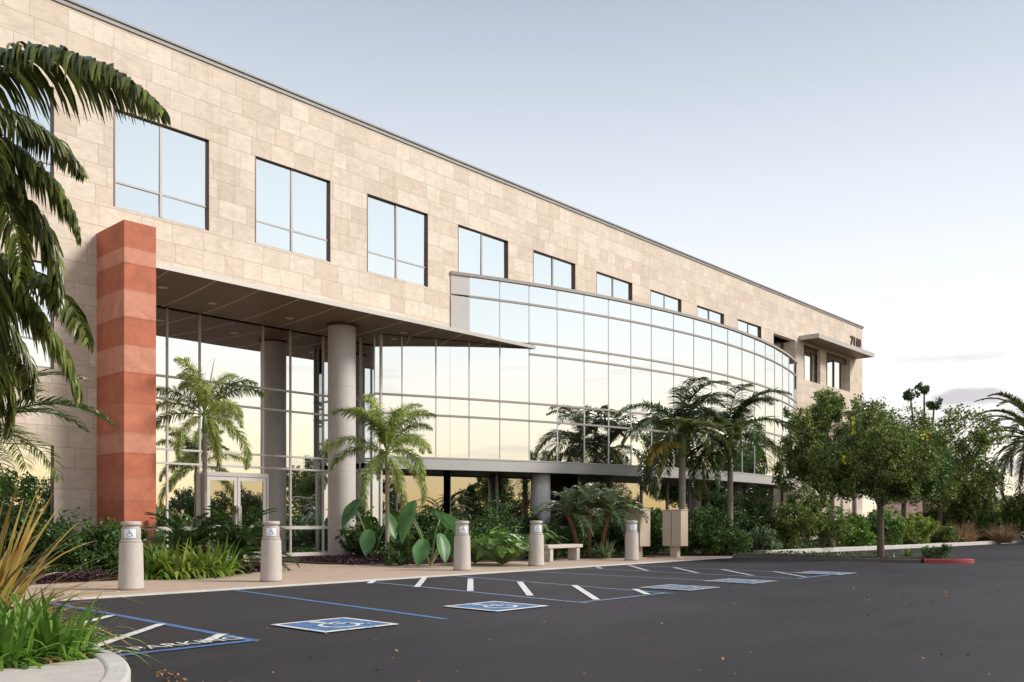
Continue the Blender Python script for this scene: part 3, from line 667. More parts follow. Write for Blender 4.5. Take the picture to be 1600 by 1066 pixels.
# double door set a little proud of the glazing
dv = EV - .20
D = MB(); D.box(12.76, 14.80, dv - .05, EV - .06, DT, DT + .12); D.box(12.76, 12.83, dv - .05, EV - .06, 0, DT); D.box(14.73, 14.80, dv - .05, EV - .06, 0, DT)
door = D.build('entrance_door', M['alu_light'], BLD)
for x0, x1 in ((12.84, 13.77), (13.79, 14.72)):
    lf = MB(); lf.box(x0, x0 + .09, dv - .03, dv + .03, .02, DT - .005); lf.box(x1 - .09, x1, dv - .03, dv + .03, .02, DT - .005)
    lf.box(x0 + .09, x1 - .09, dv - .03, dv + .03, .02, .25); lf.box(x0 + .09, x1 - .09, dv - .03, dv + .03, DT - .12, DT - .005); lf.box(x0 + .09, x1 - .09, dv - .03, dv + .03, .96, 1.04)
    lo = lf.build('door_leaf', M['alu'], door)
    MB().box(x0 + .09, x1 - .09, dv - .005, dv + .005, .25, DT - .12).build('door_glass', M['glass_dark'], lo)
hx = MB().tube([(13.70, dv - .09, .9), (13.70, dv - .09, 1.6)], .018).tube([(13.86, dv - .09, .9), (13.86, dv - .09, 1.6)], .018)
hx.build('door_handle', M['alu'], door)
# canopy
CE = 19.95; tipu = CU - sqrt(R_ ** 2 - (CV - CE) ** 2) - .02
tip = [(u, arcv(u) - .012) for u in np.linspace(17.9, tipu, 14)]
CAN = [(9.515, CE), (tipu, CE)] + tip[::-1][1:] + [(17.9, EV - .12), (9.515, EV - .12)]
slab = MB(); slab.prism(CAN, 7.0, 7.03).build('entrance_canopy', M['soffit'], BLD)
can = [o for o in BLD.children if o.name.startswith('entrance_canopy')][0]
MB().prism([(9.515, CE + .03), (tipu + .1, CE + .03), (20.2, 20.94), (20.0, V0 - .004), (9.515, V0 - .004)], 7.034, 7.12).build('canopy_top', M['fascia'], can)
MB().box(9.515, tipu - .03, CE - .03, CE - .002, 6.99, 7.10).build('canopy_fascia', M['fascia'], can)
for u_ in np.arange(10.1, 22.3, 1.2):
    vend = EV - .14 if u_ < 17.7 else arcv(u_) - .03
    if u_ < 22 and vend > CE + .1:
        pts = [(u_ + .35 * sin(q * 1.4) - .1, CE + .03 + (vend - CE - .06) * q) for q in np.linspace(0, 1, 7)]
        sm = MB()
        for p0, p1 in zip(pts[:-1], pts[1:]): sm.bar((*p0, 6.998), (*p1, 6.998), .040, .010)
        sm.build('soffit_seam', M['seam'], can)
for u_, v_ in ((12.3, 22.1), (14.7, 22.1), (18.2, 21.2), (10.6, 21.5)):
    dl = MB().lathe([(.12, 6.98), (.125, 6.99), (.11, 6.999)], u_, v_, 20).build('downlight', M['seam'], can)
# tall recess beyond the bay and the far loggia with its own hood
sl = MB(); sl.box(42.76, 45.29, 21.75, 21.80, 0, 10.7); SL = sl.build('slot_glazing', M['glass'], BLD)
sf = MB()
for z_ in (2.9, 5.0, 6.9, 8.4, 9.2): sf.box(42.76, 45.29, 21.68, 21.745, z_ - .06, z_ + .06)
for u_ in (42.8, 43.95, 45.25): sf.box(u_ - .03, u_ + .03, 21.69, 21.745, 0, 10.7)
sf.build('slot_frame', M['bronze'], SL)
MB().box(45.302, 45.36, V0 + .3, 22.5, 0, 10.7).box(42.68, 42.745, V0 + .3, 22.5, 0, 10.7).build('slot_jamb', M['stone_b'], SL)
lg = MB(); lg.box(46.31, 52.59, 21.30, 21.35, 8.7, 10.75); LG = lg.build('loggia_glazing', M['glass'], BLD)
lf = MB()
for u_ in (46.9, 47.9, 48.9, 49.9, 50.9, 51.9): lf.box(u_ - .03, u_ + .03, 21.24, 21.295, 8.72, 10.7)
lf.box(46.31, 52.59, 21.22, 21.295, 10.4, 10.7); lf.build('loggia_frame', M['bronze'], LG)
MB().box(48.5, 49.3, V0 + .03, 21.21, 8.76, 10.70).build('loggia_pier', M['stone_b'], LG)
MB().box(52.601, 52.65, V0 + .3, 22.0, 8.7, 10.75).build('loggia_jamb', M['stone_b'], LG)
MB().box(46.32, 52.58, V0 + .3, 21.95, 8.70, 8.748).box(46.32, 52.58, V0 + .3, 21.95, 10.722, 10.76).build('loggia_ledge', M['soffit'], LG)
hd = MB(); hd.box(45.75, 53.5, 19.95, V0 - .006, 10.80, 10.86); HD = hd.build('loggia_hood', M['soffit'], BLD)
MB().box(45.72, 53.53, 19.91, 19.948, 10.78, 11.02).box(45.70, 45.748, 19.95, V0 - .006, 10.78, 11.02).box(45.75, 53.5, 19.95, V0 - .006, 10.864, 11.0).build('hood_fascia', M['fascia'], HD)
mw = Matrix.Translation((53.35, V0 - .05, 11.55)) @ Matrix.Rotation(pi / 2, 4, 'X')
text_mesh('7110', .78, 'address_number', M['bronze'], mw, BLD, .03)

# ------------------------------------------------------------------ bollards
def make_bollard(label):
    t = thing('light_bollard', label, 'bollard', group='bollards along the pavement edge')
    def lz(name, prof, m):
        o = MB().lathe(prof, 0, 0, 40).build(name, m, t)
        for p_ in o.data.polygons: p_.use_smooth = len(p_.vertices) == 4
        o.modifiers.new('es', 'EDGE_SPLIT').split_angle = radians(35); return o
    lz('body', [(.195, 0), (.205, .012), (.205, .03), (.203, .05), (.186, .76), (.182, .79), (.160, .80)], M['bollard'])
    lz('base_ring', [(.215, -.01), (.215, .02), (.205, .03)], M['tan_d'])
    lz('collar', [(.166, .802), (.170, .81), (.170, .83), (.157, .84)], M['bollard'])
    lz('lamp_head', [(.150, .842), (.154, .85), (.154, 1.045), (.130, 1.05), (.130, 1.085)], M['bollard'])
    lz('cap', [(.158, 1.087), (.162, 1.095), (.162, 1.135), (.155, 1.147), (.05, 1.152)], M['bollard'])
    a0, hw = radians(-122), .62
    def on(a, z_, r): return (r * cos(a), r * sin(a), z_)
    pl = MB(); k = 8; v = []
    for i in range(k + 1):
        a = a0 - hw + 2 * hw * i / k; v += [on(a, .875, .158), on(a, 1.025, .158)]
    pl.add(v, [(2 * i, 2 * i + 2, 2 * i + 3, 2 * i + 1) for i in range(k)])
    sg = pl.build('sign_plate', M['white'], t)
    sy_ = MB(); s_ = .14
    wheel(sy_, 0, 0, 1, 0, to=lambda x, y: on(a0 + x * s_ / .16, .95 + y * s_, .1605)); sy_.build('access_symbol', M['signblue'], sg)
    return t
b0 = make_bollard('grey concrete bollard light nearest the camera, in front of the red pillar')
b0.location = (6.8, 14.9, .02)
for u_, lb in ((9.5, 'concrete bollard light with access sign at the mouth of the entrance walk'),
               (14.58, 'concrete bollard light in front of the giant heart-shaped leaves'),
               (17.21, 'concrete bollard light at the left end of the low bench'), (21.42, 'farthest concrete bollard light, in front of the left mailbox cabinet')):
    dup(b0, (u_, 14.9, .02), 0, lb)

# mailboxes and bench
def make_mail(label):
    t = thing('mailbox_cabinet', label, 'mailbox', group='mailbox cabinets on pedestals')
    MB().box(-.235, .235, -.32, .32, .36, 1.46).build('cabinet', M['tan'], t, bevel=.012)
    MB().box(-.25, .25, -.335, .335, 1.462, 1.49).build('cabinet_top', M['tan'], t, bevel=.008)
    MB().box(-.10, .10, -.12, .12, .02, .358).box(-.19, .19, -.22, .22, 0, .02).build('pedestal', M['tan'], t)
    for j in range(6):
        for i in range(2):
            MB().box(-.244, -.2355, -.29 + i * .295, -.005 + i * .295, .42 + j * .165, .575 + j * .165).build('mailbox_door', M['tan'], t, bevel=.002)
    MB().box(-.255, -.236, .0, .012, .40, 1.42).build('lock_rail', M['tan_d'], t)
    return t
m0 = make_mail('tan steel mailbox cabinet on a pedestal, partly behind the farthest bollard'); m0.location = (*P(996, 27.6), .02); m0.rotation_euler = (0, 0, radians(-8))
dup(m0, (*P(1055, 27.8), .02), radians(4), 'tan steel mailbox cabinet on a pedestal, right of the pair, beside dark shrubs')
t = thing('concrete_bench', 'low pale concrete bench between the fourth bollard and the shrubs', 'bench', (*P(876, 25.6), .02), radians(0))
MB().box(-.78, .78, -.2, .2, .37, .47).build('seat', M['conc'], t, bevel=.015)
for sx in (-.6, .6): MB().box(sx - .07, sx + .07, -.17, .17, 0, .368).build('leg', M['conc'], t, bevel=.01)

# ------------------------------------------------------------------ plants
def unit(n):
    v = rng.normal(size=(n, 3)); return v / np.linalg.norm(v, axis=1, keepdims=True)
def leaves(mb, pts, size, aspect=.5, flat=.0):
    n = len(pts); d = unit(n); d[:, 2] *= (1 - flat * .6); d /= np.linalg.norm(d, axis=1, keepdims=True)
    nr = unit(n) + np.array([0, 0, flat * 2]); s = np.cross(d, nr); s /= np.linalg.norm(s, axis=1, keepdims=True)
    L = size * rng.uniform(.6, 1.3, n)[:, None]; W = L * aspect
    V = np.stack([pts - d * L / 2, pts + s * W / 2 - d * L * .05, pts + d * L / 2, pts - s * W / 2 - d * L * .05], 1)
    return mb.quads(V)
def lobes(n, rx, ry, rz, lob, k=.45, zbias=0):
    """points scattered as leaf clumps through a lobed crown: dense towards the lobes' skins, with gaps between"""
    c = unit(lob) * np.array([rx, ry, rz]) * rng.uniform(.35, 1.0, (lob, 1)) ** .8; c[:, 2] = np.where(c[:, 2] < -rz * .5, c[:, 2] * .6, c[:, 2])
    rr = k * rng.uniform(.6, 1.15, lob) * (rx * ry * rz) ** (1 / 3)
    i = rng.integers(0, lob, n)
    # twig clumps on every lobe
    cl = 26; tw = unit(lob * cl).reshape(lob, cl, 3) * rng.uniform(.55, 1.05, (lob, cl, 1))
    j = rng.integers(0, cl, n)
    p = c[i] + (tw[i, j] + rng.normal(size=(n, 3)) * .16) * rr[i][:, None]
    return p
def shrub(name, label, cat, pos, rx, rz, m, n=2500, size=.09, lob=9, group=None, ry=None, z0=0, aspect=.5, stem=True, flowers=None):
    ry = ry or rx; t = thing(name, label, cat, (pos[0], pos[1], .04 if z0 == 0 else z0), random.uniform(-.3, .3), group)
    p = lobes(n, rx, ry, rz, lob, .5); p[:, 2] += rz * .95; p[:, 2] = np.abs(p[:, 2]) * 1.0
    mb = MB(); leaves(mb, p, size, aspect); mb.build('foliage', M[m] if isinstance(m, str) else m, t)
    if stem:
        st = MB()
        for k in range(5):
            a = 2 * pi * k / 5 + .4; st.tube([(0, 0, -.05), (rx * .25 * cos(a), ry * .25 * sin(a), rz * .6), (rx * .5 * cos(a + .3), ry * .5 * sin(a + .3), rz * 1.3)], [.03, .02, .008], 5)
        st.build('stem', M['bark'], t)
    if flowers:
        q = lobes(flowers, rx, ry, rz, lob, .6); q[:, 2] = np.abs(q[:, 2] + rz * 1.1); mb = MB(); leaves(mb, q, size * 1.1, .9); tag(mb.build('flower', M['y_flower'], t), kind='stuff')
    return t
def limb_pts(a, b_, bend=.12, k=5):
    a, b_ = Vector(a), Vector(b_); L = (b_ - a).length; o = Vector(rng.normal(size=3)) * L * bend
    return [a.lerp(b_, q / (k - 1)) + o * sin(pi * q / (k - 1)) for q in range(k)]
def tree(name, label, pos, trunk_h, tr, rx, rz, m, n=14000, size=.10, lob=22, group=None, flowers=0, ry=None, z0=.04, lean=0, k=.36, fsize=None, tufts=0):
    ry = ry or rx; t = thing(name, label, 'tree', (pos[0], pos[1], z0), 0, group)
    cz = trunk_h + rz * .82
    p = lobes(n, rx, ry, rz, lob, k)
    p[:, 2] += cz; mb = MB(); leaves(mb, p, size); cr_ = mb.build('crown', M[m] if isinstance(m, str) else m, t)
    tb = MB(); tb.tube([(0, 0, -.1), (lean * .3, 0, trunk_h * .5), (lean, 0, trunk_h), (lean, 0, trunk_h + rz * .5)], [tr * 1.2, tr, tr * .85, tr * .5], 10)
    for q in range(9):
        a = 2 * pi * q / 9 + rng.uniform(-.3, .3); e = rng.uniform(.2, 1.0)
        end = (rx * .7 * cos(a) * cos(e), ry * .7 * sin(a) * cos(e), cz + rz * .55 * sin(e) * 1.2)
        tb.tube(limb_pts((lean, 0, trunk_h * rng.uniform(.85, 1.1)), end), [tr * .55, tr * .42, tr * .3, tr * .2, tr * .1], 6)
    tb.build('trunk', M['bark'], t)
    if flowers:
        q = lobes(5, rx * .8, ry * .8, rz, max(3, flowers // 8), .2)
        cen = unit(flowers) * np.array([rx, ry, rz]) * .95; cen[:, 2] = cz + np.abs(cen[:, 2]) * .95
        pts = (cen[:, None, :] + rng.normal(size=(flowers, 14, 3)) * .07).reshape(-1, 3)
        mb = MB(); leaves(mb, pts, fsize or .09, .8); tag(mb.build('flower', M['y_flower'], t), kind='stuff')
    return t

def frond_mesh(L, ll, n, w_, e0, droop, ldroop, mode='flat', sweep=.6, start=.12, rach=.02, curl=1.3, seed=0, vee=.35):
    """one feather leaf, growing out along +X: midrib plus two ranks of leaflets (all round it for 'tail')"""
    mb = MB(); K = 24; p = np.zeros(3); pts = []; tan_ = []
    for i in range(K + 1):
        q = i / K; e = e0 - droop * q ** curl; d = np.array([cos(e), 0, sin(e)]); pts.append(p.copy()); tan_.append(d); p = p + d * L / K
    pts = np.array(pts); tan_ = np.array(tan_)
    mb.tube([tuple(q) for q in pts[::3]], list(np.linspace(rach, rach * .25, len(pts[::3]))), 5)
    q = start + (1 - start) * (np.arange(n) + rng.uniform(-.3, .3, n)) / n; q = np.clip(q, 0, .999)
    idx = q * K; i0 = idx.astype(int); fr_ = (idx - i0)[:, None]
    base = pts[i0] * (1 - fr_) + pts[i0 + 1] * fr_; tg = tan_[i0]
    up = np.stack([-tg[:, 2], np.zeros(n), tg[:, 0]], 1)
    prof = np.sin(pi * np.clip((q - start) / (1 - start) * .80 + .16, 0, 1)) ** .7
    for sgn in (-1, 1):
        reps = 3 if mode == 'tail' else 1
        for r_ in range(reps):
            side = np.array([0, sgn, 0.0])
            a = rng.normal(vee, .12, n) if mode == 'flat' else rng.uniform(-1.2, 1.3, n)
            sw = sweep * (1 + .5 * (q - .5)) + rng.normal(0, .07, n)
            dr = side[None, :] * np.cos(a)[:, None] + up * np.sin(a)[:, None]
            dr = dr * np.cos(sw)[:, None] + tg * np.sin(sw)[:, None]
            mb.blades(base, dr, ll * prof * rng.uniform(.85, 1.12, n), w_ * rng.uniform(.8, 1.15, n), ldroop * rng.uniform(.7, 1.3, n), 4, roll=rng.normal(0, .35 if mode == 'flat' else 1.0, n), tip=.08)
    me = bpy.data.meshes.new('frond'); me.from_pydata(np.concatenate(mb.v).tolist(), [], mb.f); me.update(); return me
def palm(label, pos, h, tr, nf, kw, mats=('g_palm',), elevs=(1.25, .9, .55, .2, -.15), z0=.05, group=None, shaft=.5, lean=(0, 0), name='palm_tree', tm='palmbark', cat='palm', azs=None, scales=None, spear=False, seed=1):
    t = thing(name, label, cat, (pos[0], pos[1], z0), 0, group)
    tb = MB(); K = 14; pts = [(lean[0] * (q / K) ** 1.5, lean[1] * (q / K) ** 1.5, -.1 + (h + .1) * q / K) for q in range(K + 1)]
    rr = [tr * (1.25 - .35 * min(1, q / 4)) * (1 + .03 * (q % 2)) for q in range(K + 1)]
    tb.tube(pts, rr, 12); tb.build('trunk', M[tm], t, smooth=True)
    if shaft: MB().tube([(lean[0], lean[1], h - .02), (lean[0], lean[1], h + shaft * .5), (lean[0], lean[1], h + shaft)], [tr * 1.1, tr * 1.05, tr * .5], 10).build('crownshaft', M['palmgreen'], t, smooth=True)
    meshes = {}
    rs = random.Random(seed)
    for k in range(nf):
        e = elevs[k % len(elevs)]; mt = mats[k % len(mats)] if len(mats) < 4 else mats[k % len(mats)]
        key = (e, mt)
        if key not in meshes:
            me = frond_mesh(e0=e, **kw); me.materials.append(M[mt]); meshes[key] = me
        o = bpy.data.objects.new('frond', meshes[key]); C.objects.link(o); o.parent = t
        az = azs[k] if azs else k * 2.39996 + rs.uniform(-.2, .2)
        o.location = (lean[0], lean[1], h + shaft * .8); o.rotation_euler = (rs.uniform(-.15, .15), rs.uniform(-.1, .1), az)
        s_ = scales[k] if scales else rs.uniform(.88, 1.08); o.scale = (s_, s_, s_)
    if spear:
        sp_ = MB().tube([(lean[0], lean[1], h + shaft * .8), (lean[0] + .12, lean[1], h + shaft + .6), (lean[0] + .22, lean[1] - .05, h + shaft + 1.25)], [.02, .016, .006], 6)
        sp_.build('spear_leaf', M['palmgreen'], t)
    return t

# foreground palm, its crown hanging into the frame from the left
K1 = dict(L=2.75, ll=.60, n=135, w_=.050, droop=1.7, ldroop=2.6, sweep=.30, rach=.028, curl=1.15, vee=.0)
AZ = lambda d: radians(d)
LF = [(-50, .70, 1.0), (-78, .20, .72), (-25, .20, .70), (-50, -.15, .72), (-44, -.75, 1.0), (-62, -.75, .95), (-30, -1.1, .95), (-50, -1.1, .85), (-80, -.75, .85), (-12, -.15, .8), (-105, .70, .7), (-66, .20, .55),
      (5, .70, .7), (60, .2, 1), (95, .7, 1), (130, -.15, 1), (165, .7, 1), (200, .2, 1), (235, -.15, 1), (265, .70, .8), (-95, -.75, .9), (-38, .20, .5)]
palm('tall palm at the left edge with long dark drooping fronds', P(-160, 8.0), 4.2, .13, len(LF), K1, ('g_palm',), elevs=[q[1] for q in LF], scales=[q[2] for q in LF], shaft=.6, azs=[AZ(q[0]) for q in LF], seed=4)
LF = [(-50, .45, .95), (-72, .1, .85), (-28, .1, .9), (-48, -.3, .8), (-60, -.3, .95), (-38, .45, .7), (-90, .45, .8), (10, .1, .8), (60, .45, .9), (110, .1, .9), (160, .45, .9), (210, .1, .9), (255, .45, .8), (-15, -.3, .8)]
palm('shorter palm at the left edge whose fronds hang to the middle of the wall', P(-178, 9.2), 3.3, .12, len(LF), K1, ('g_palm', 'g_palm', 'g_palm2'), elevs=[q[1] for q in LF], scales=[q[2] for q in LF], shaft=.5, azs=[AZ(q[0]) for q in LF], seed=14)
K2 = dict(L=2.3, ll=.50, n=90, w_=.024, droop=1.5, ldroop=.9, sweep=.6, rach=.02)
palm('smaller palm with fine combed fronds behind the left edge palm', P(-60, 14.2), 2.1, .10, 18, K2, ('g_palm', 'g_mid'), elevs=(1.1, .7, .35, .0), shaft=.4, seed=8)
# foxtail palms in the bed before the entrance
M['g_fox'] = leafmat('pale_feathery_leaves', (.13, .18, .04), (.52, .58, .20), .5, .5)
KF = dict(L=1.7, ll=.27, n=64, w_=.020, droop=1.7, ldroop=1.5, mode='tail', sweep=.6, rach=.014, start=.14, curl=1.5)
palm('slim foxtail palm with plumed fronds between the red pillar and the doors', P(320, 21.0), 3.2, .06, 17, KF, ('g_fox', 'g_palm2', 'g_fox', 'g_fox'), elevs=(1.40, .95, .55, .15, -.3, 1.2), shaft=.5, spear=True, seed=2, tm='palmbark')
palm('young foxtail palm with lime yellow lower fronds right of the great column', P(605, 23.8), 2.5, .06, 19, KF | dict(L=2.0, ll=.30), ('g_fox', 'g_palm2', 'g_fox', 'g_lime'), elevs=(1.5, 1.15, .7, .25, -.3, 1.35), shaft=.5, seed=3)
# king palms before the bay
KK = dict(L=2.7, ll=.62, n=82, w_=.046, droop=1.9, ldroop=1.3, sweep=.5, rach=.024)
palm('king palm before the curved bay with one golden lower frond', P(1066, 30.5), 3.3, .13, 26, KK, ('g_palm', 'g_blue', 'g_palm', 'g_palm'), elevs=(1.35, .95, .55, .15, -.3), shaft=1.0, seed=5)
palm('taller king palm to the right, its trunk beside the dark shrubs', P(1141, 31.5), 3.25, .11, 24, KK, ('g_palm', 'g_mid', 'g_palm'), elevs=(1.45, 1.1, .65, .15, -.2), shaft=1.0, seed=6)
gp_ = bpy.data.objects.new('frond', None); bpy.data.objects.remove(gp_)
me = frond_mesh(e0=.35, **(KK | dict(L=2.3, droop=1.5, n=110))); me.materials.append(M['g_palmgold'])
kp = [o for o in bpy.data.objects if o.get('label', '').startswith('king palm before')][0]
gf_ = bpy.data.objects.new('frond', me); C.objects.link(gf_); gf_.parent = kp; gf_.location = (0, 0, 3.5); gf_.rotation_euler = (0, 0, radians(178)); tag(gf_, 'golden yellow dying frond')
# pygmy date palms by the bench
KP = dict(L=1.35, ll=.26, n=80, w_=.018, droop=1.7, ldroop=.6, sweep=.6, rach=.010)
for x_, Yd, h_, ln, lb in ((905, 27.6, 1.30, (-.42, .1), 'pygmy date palm leaning left behind the bench'), (920, 27.9, 1.55, (.05, .0), 'middle pygmy date palm with the tallest stem behind the bench'), (938, 27.4, 1.40, (.35, -.1), 'pygmy date palm leaning right beside the left mailbox')):
    palm(lb, P(x_, Yd), h_, .075, 18, KP, ('g_blue', 'g_blue', 'g_palm'), elevs=(1.3, .9, .5, .15), shaft=0, lean=ln, group='pygmy date palms by the bench', tm='fibre', seed=int(x_))
# Canary palm at the right edge, and the small far palm by the corner
KC = dict(L=4.3, ll=.50, n=120, w_=.055, droop=1.9, ldroop=.5, sweep=.75, rach=.035, curl=1.2)
palm('big date palm with arching fronds at the right edge of the lot', P(1618, 46), 5.0, .33, 40, KC, ('g_palm',), elevs=(1.4, 1.05, .7, .35, .0, -.3), shaft=.2, tm='fibre', seed=11)
palm('small far palm by the end of the stone wall', P(1335, 52), 5.6, .14, 12, dict(L=2.3, ll=.5, n=44, w_=.05, droop=1.6, ldroop=.8, sweep=.6, rach=.03), ('g_blue', 'straw'), elevs=(1.3, .8, .4, .0), shaft=.3, seed=12)

# trees on the right
tree('street_tree', 'spreading green tree on the kerbed island, nearest of the trees', P(1376, 26.0), 1.62, .095, 1.75, 1.32, 'g_tree', 40000, .095, 26, z0=.12, k=.34, flowers=4)
tree('flowering_tree', 'green tree with yellow flowers close to the end of the building', P(1300, 34.5), 2.0, .11, 2.15, 2.1, 'g_tree', 38000, .12, 26, flowers=12, fsize=.11, k=.34)
tree('broad_tree', 'broad tree with two pale stems behind the island, farthest right', P(1468, 44), 2.1, .12, 2.9, 2.3, 'g_tree', 36000, .15, 26, flowers=4, k=.38)
tree('broad_tree', 'dense round tree behind and between the island tree and the broad tree', P(1412, 41), 2.0, .12, 2.2, 1.9, 'g_mid', 26000, .14, 24, k=.38)
tree('low_tree', 'low leafy tree touching ground shrubs at the right end of the tree row', P(1505, 47), .5, .12, 1.8, 2.0, 'g_tree', 18000, .15, 20, k=.36, flowers=3)
# clipped ball tree: three tufts on bare stems
t = thing('pompom_tree', 'bare-stemmed tree with three round tufts above the tree row', 'tree', (*P(1445, 60), 0))
tb = MB()
for i, (x_, y_, r_) in enumerate(((1422, 618, .60), (1444, 607, .55), (1460, 632, .68))):
    u_, v_ = P(x_, 60); c0 = Vector(t.location); z_ = Z(y_, 60)
    q = lobes(900, r_ * .8, r_ * .8, r_ * .6, 9, .55); mb = MB(); leaves(mb, q + np.array([u_ - c0.x, v_ - c0.y, z_]), .17); mb.build('tuft', M['g_dark'], t)
    tb.tube([(0, 0, 0), (0, 0, 4.5), ((u_ - c0.x) * .8, (v_ - c0.y) * .8, z_ - 1.5), (u_ - c0.x, v_ - c0.y, z_)], [.16, .12, .07, .05], 7)
tb.build('trunk', M['bark'], t)

# elephant ears
def ear_leaf(L, m, t, base, az, h, pitch, roll=0):
    n = 9; mb = MB(); v = []; W = L * .36
    prof = [0.0, .62, .90, 1.0, .98, .88, .72, .52, .28, 0.0]
    for i in range(n + 1):
        q = i / n; x = -.22 * L + q * 1.22 * L
        wv = prof[i] * W; 
        zz = -.22 * L * (max(0, q - .2)) ** 2
        v += [(x - (.16 * L if i < 2 else 0), -wv, zz + wv * .22 + .012 * sin(7 * q)), (x, -wv * .5, zz + wv * .05), (x, 0, zz - .03 * L * sin(pi * q)), (x, wv * .5, zz + wv * .05), (x - (.16 * L if i < 2 else 0), wv, zz + wv * .22 + .012 * cos(6 * q))]
    f = []
    for i in range(n):
        for j in range(4): f.append((5 * i + j, 5 * i + 5 + j, 5 * i + 6 + j, 5 * i + 1 + j))
    me_m = Matrix.Translation((base[0] + .55 * cos(az), base[1] + .55 * sin(az), h)) @ Matrix.Rotation(az, 4, 'Z') @ Matrix.Rotation(pitch, 4, 'Y') @ Matrix.Rotation(roll, 4, 'X')
    v = [tuple(me_m @ Vector(q)) for q in v]; mb.add(v, f)
    o = mb.build('leaf', M[m], t, smooth=True)
    MB().tube([(base[0], base[1], -.02), (base[0] + .28 * cos(az), base[1] + .28 * sin(az), h * .62), tuple(me_m @ Vector((0, 0, -.005)))], [.028, .022, .012], 6).build('stalk', M['palmgreen'], t)
t = thing('elephant_ear_plant', 'giant upright elephant ear leaves behind the third bollard', 'plant', (*P(672, 22.6), .05))
for az, h, L, pt in ((-150, 1.35, .85, 1.15), (10, 1.05, .9, .85), (-60, .62, .6, 1.1), (60, 1.25, .6, .6), (150, 1.2, .6, .6), (-110, .5, .6, .9), (25, .6, .8, 1.0)): ear_leaf(L, 'ear', t, (0, 0), radians(az - 42), h, pt, rng.uniform(-.5, .5))
t = thing('elephant_ear_plant', 'darker elephant ear clump at the foot of the great column', 'plant', (*P(583, 24.6), .05))
for az, h, L, pt in ((-150, 1.5, .7, .9), (-40, 1.15, .6, 1.0), (30, 1.35, .6, .8), (-100, .7, .6, 1.0), (100, 1.1, .6, .7), (-20, .6, .6, .9)): ear_leaf(L, 'g_mid' if az > 0 else 'ear', t, (0, 0), radians(az - 42), h, pt, rng.uniform(-.3, .3))
def broad(label, pos, r, hgt, m, n=60, L=.26, name='philodendron'):
    t = thing(name, label, 'plant', (pos[0], pos[1], .05)); mb = MB(); st = MB()
    for i in range(n):
        a = rng.uniform(0, 2 * pi); q = r * sqrt(rng.uniform(0, 1)); h = hgt * (1 - .45 * (q / r) ** 2) * rng.uniform(.55, 1.05)
        b_ = np.array([q * cos(a), q * sin(a), h]); s = L * rng.uniform(.7, 1.2); d = np.array([cos(a), sin(a), -.35 + rng.normal() * .3]); d /= np.linalg.norm(d)
        sd_ = np.cross(d, [0, 0, 1.0]); sd_ /= np.linalg.norm(sd_)
        loops = []
        for k_, (x, y) in enumerate(((0, 0), (-.12, .28), (.12, .44), (.3, .30), (.42, .40), (.6, .22), (.74, .26), (1, 0), (.74, -.26), (.6, -.22), (.42, -.40), (.3, -.30), (.12, -.44), (-.12, -.28))):
            loops.append(b_ + d * x * s + sd_ * y * s + np.array([0, 0, .10 * abs(y) * s - .15 * s * x * x]))
        mb.add(loops, [(0, k_, k_ + 1) for k_ in range(1, 13)])
        st.tube([(0, 0, 0), tuple(b_ * .6), tuple(b_)], [.012, .009, .006], 4)
    mb.build('foliage', M[m], t); st.build('stem', M['palmgreen'], t); return t
broad('glossy green philodendron between the third and fourth bollards', P(785, 23.2), .95, .95, 'g_bright', 130, .27)
broad('small philodendron by the left foot of the bench', P(742, 23.6), .5, .7, 'g_bright', 45, .22)
broad('tall dark philodendron between the bench palms and the bay', P(838, 26.5), .8, 1.05, 'g_mid', 80, .30)

# cycads under the foxtail palm
def cycad(label, pos, L, nf, m, h=.35, z0=.05, group=None):
    return palm(label, pos, h, .14, nf, dict(L=L, ll=.20, n=90, w_=.018, droop=1.35, ldroop=.25, sweep=.7, rach=.012, start=.08, vee=.35), (m,), elevs=(1.35, 1.0, .7, .4, .15), shaft=0, name='cycad', tm='fibre', cat='cycad', z0=z0, group=group, seed=nf)
cycad('dark sago cycad at the right foot of the red pillar', P(292, 19.9), 1.5, 44, 'g_dark')
cycad('dark sago cycad beside the second bollard under the foxtail palm', P(372, 20.6), 1.55, 45, 'g_dark')
cycad('low blue-green cycad left of the bench at the bed edge', P(985, 29.5), .9, 24, 'g_blue')

# strap-leaved clumps
def straps(name, label, pos, n, L, wd, m, r=.15, e=(.5, 1.4), droop=1.5, z0=.05, cat='plant', segs=6, squash=1):
    t = thing(name, label, cat, (pos[0], pos[1], z0))
    a = rng.uniform(0, 2 * pi, n); el = rng.uniform(e[0], e[1], n); q = r * np.sqrt(rng.uniform(0, 1, n))
    base = np.stack([q * np.cos(a), q * np.sin(a), np.zeros(n)], 1); d = np.stack([np.cos(a) * np.cos(el), np.sin(a) * np.cos(el), np.sin(el)], 1)
    MB().blades(base, d, L * rng.uniform(.55, 1.1, n), wd * rng.uniform(.7, 1.2, n), droop * rng.uniform(.5, 1.3, n) * (1.4 - el * .5), segs, roll=rng.normal(0, .3, n), tip=.06, belly=.3).build('foliage', M[m], t)
    return t
straps('flax_plant', 'large bronze and yellow flax with long arching blades, front left', (2.62, 8.95), 200, 1.5, .058, 'flax', .25, (.45, 1.5), 1.2, .10, 'flax', 8)
straps('flax_plant', 'second flax clump further left behind the strappy green border', (1.7, 9.2), 60, 1.5, .05, 'flax', .2, (.5, 1.5), 1.1, .10, 'flax', 8)
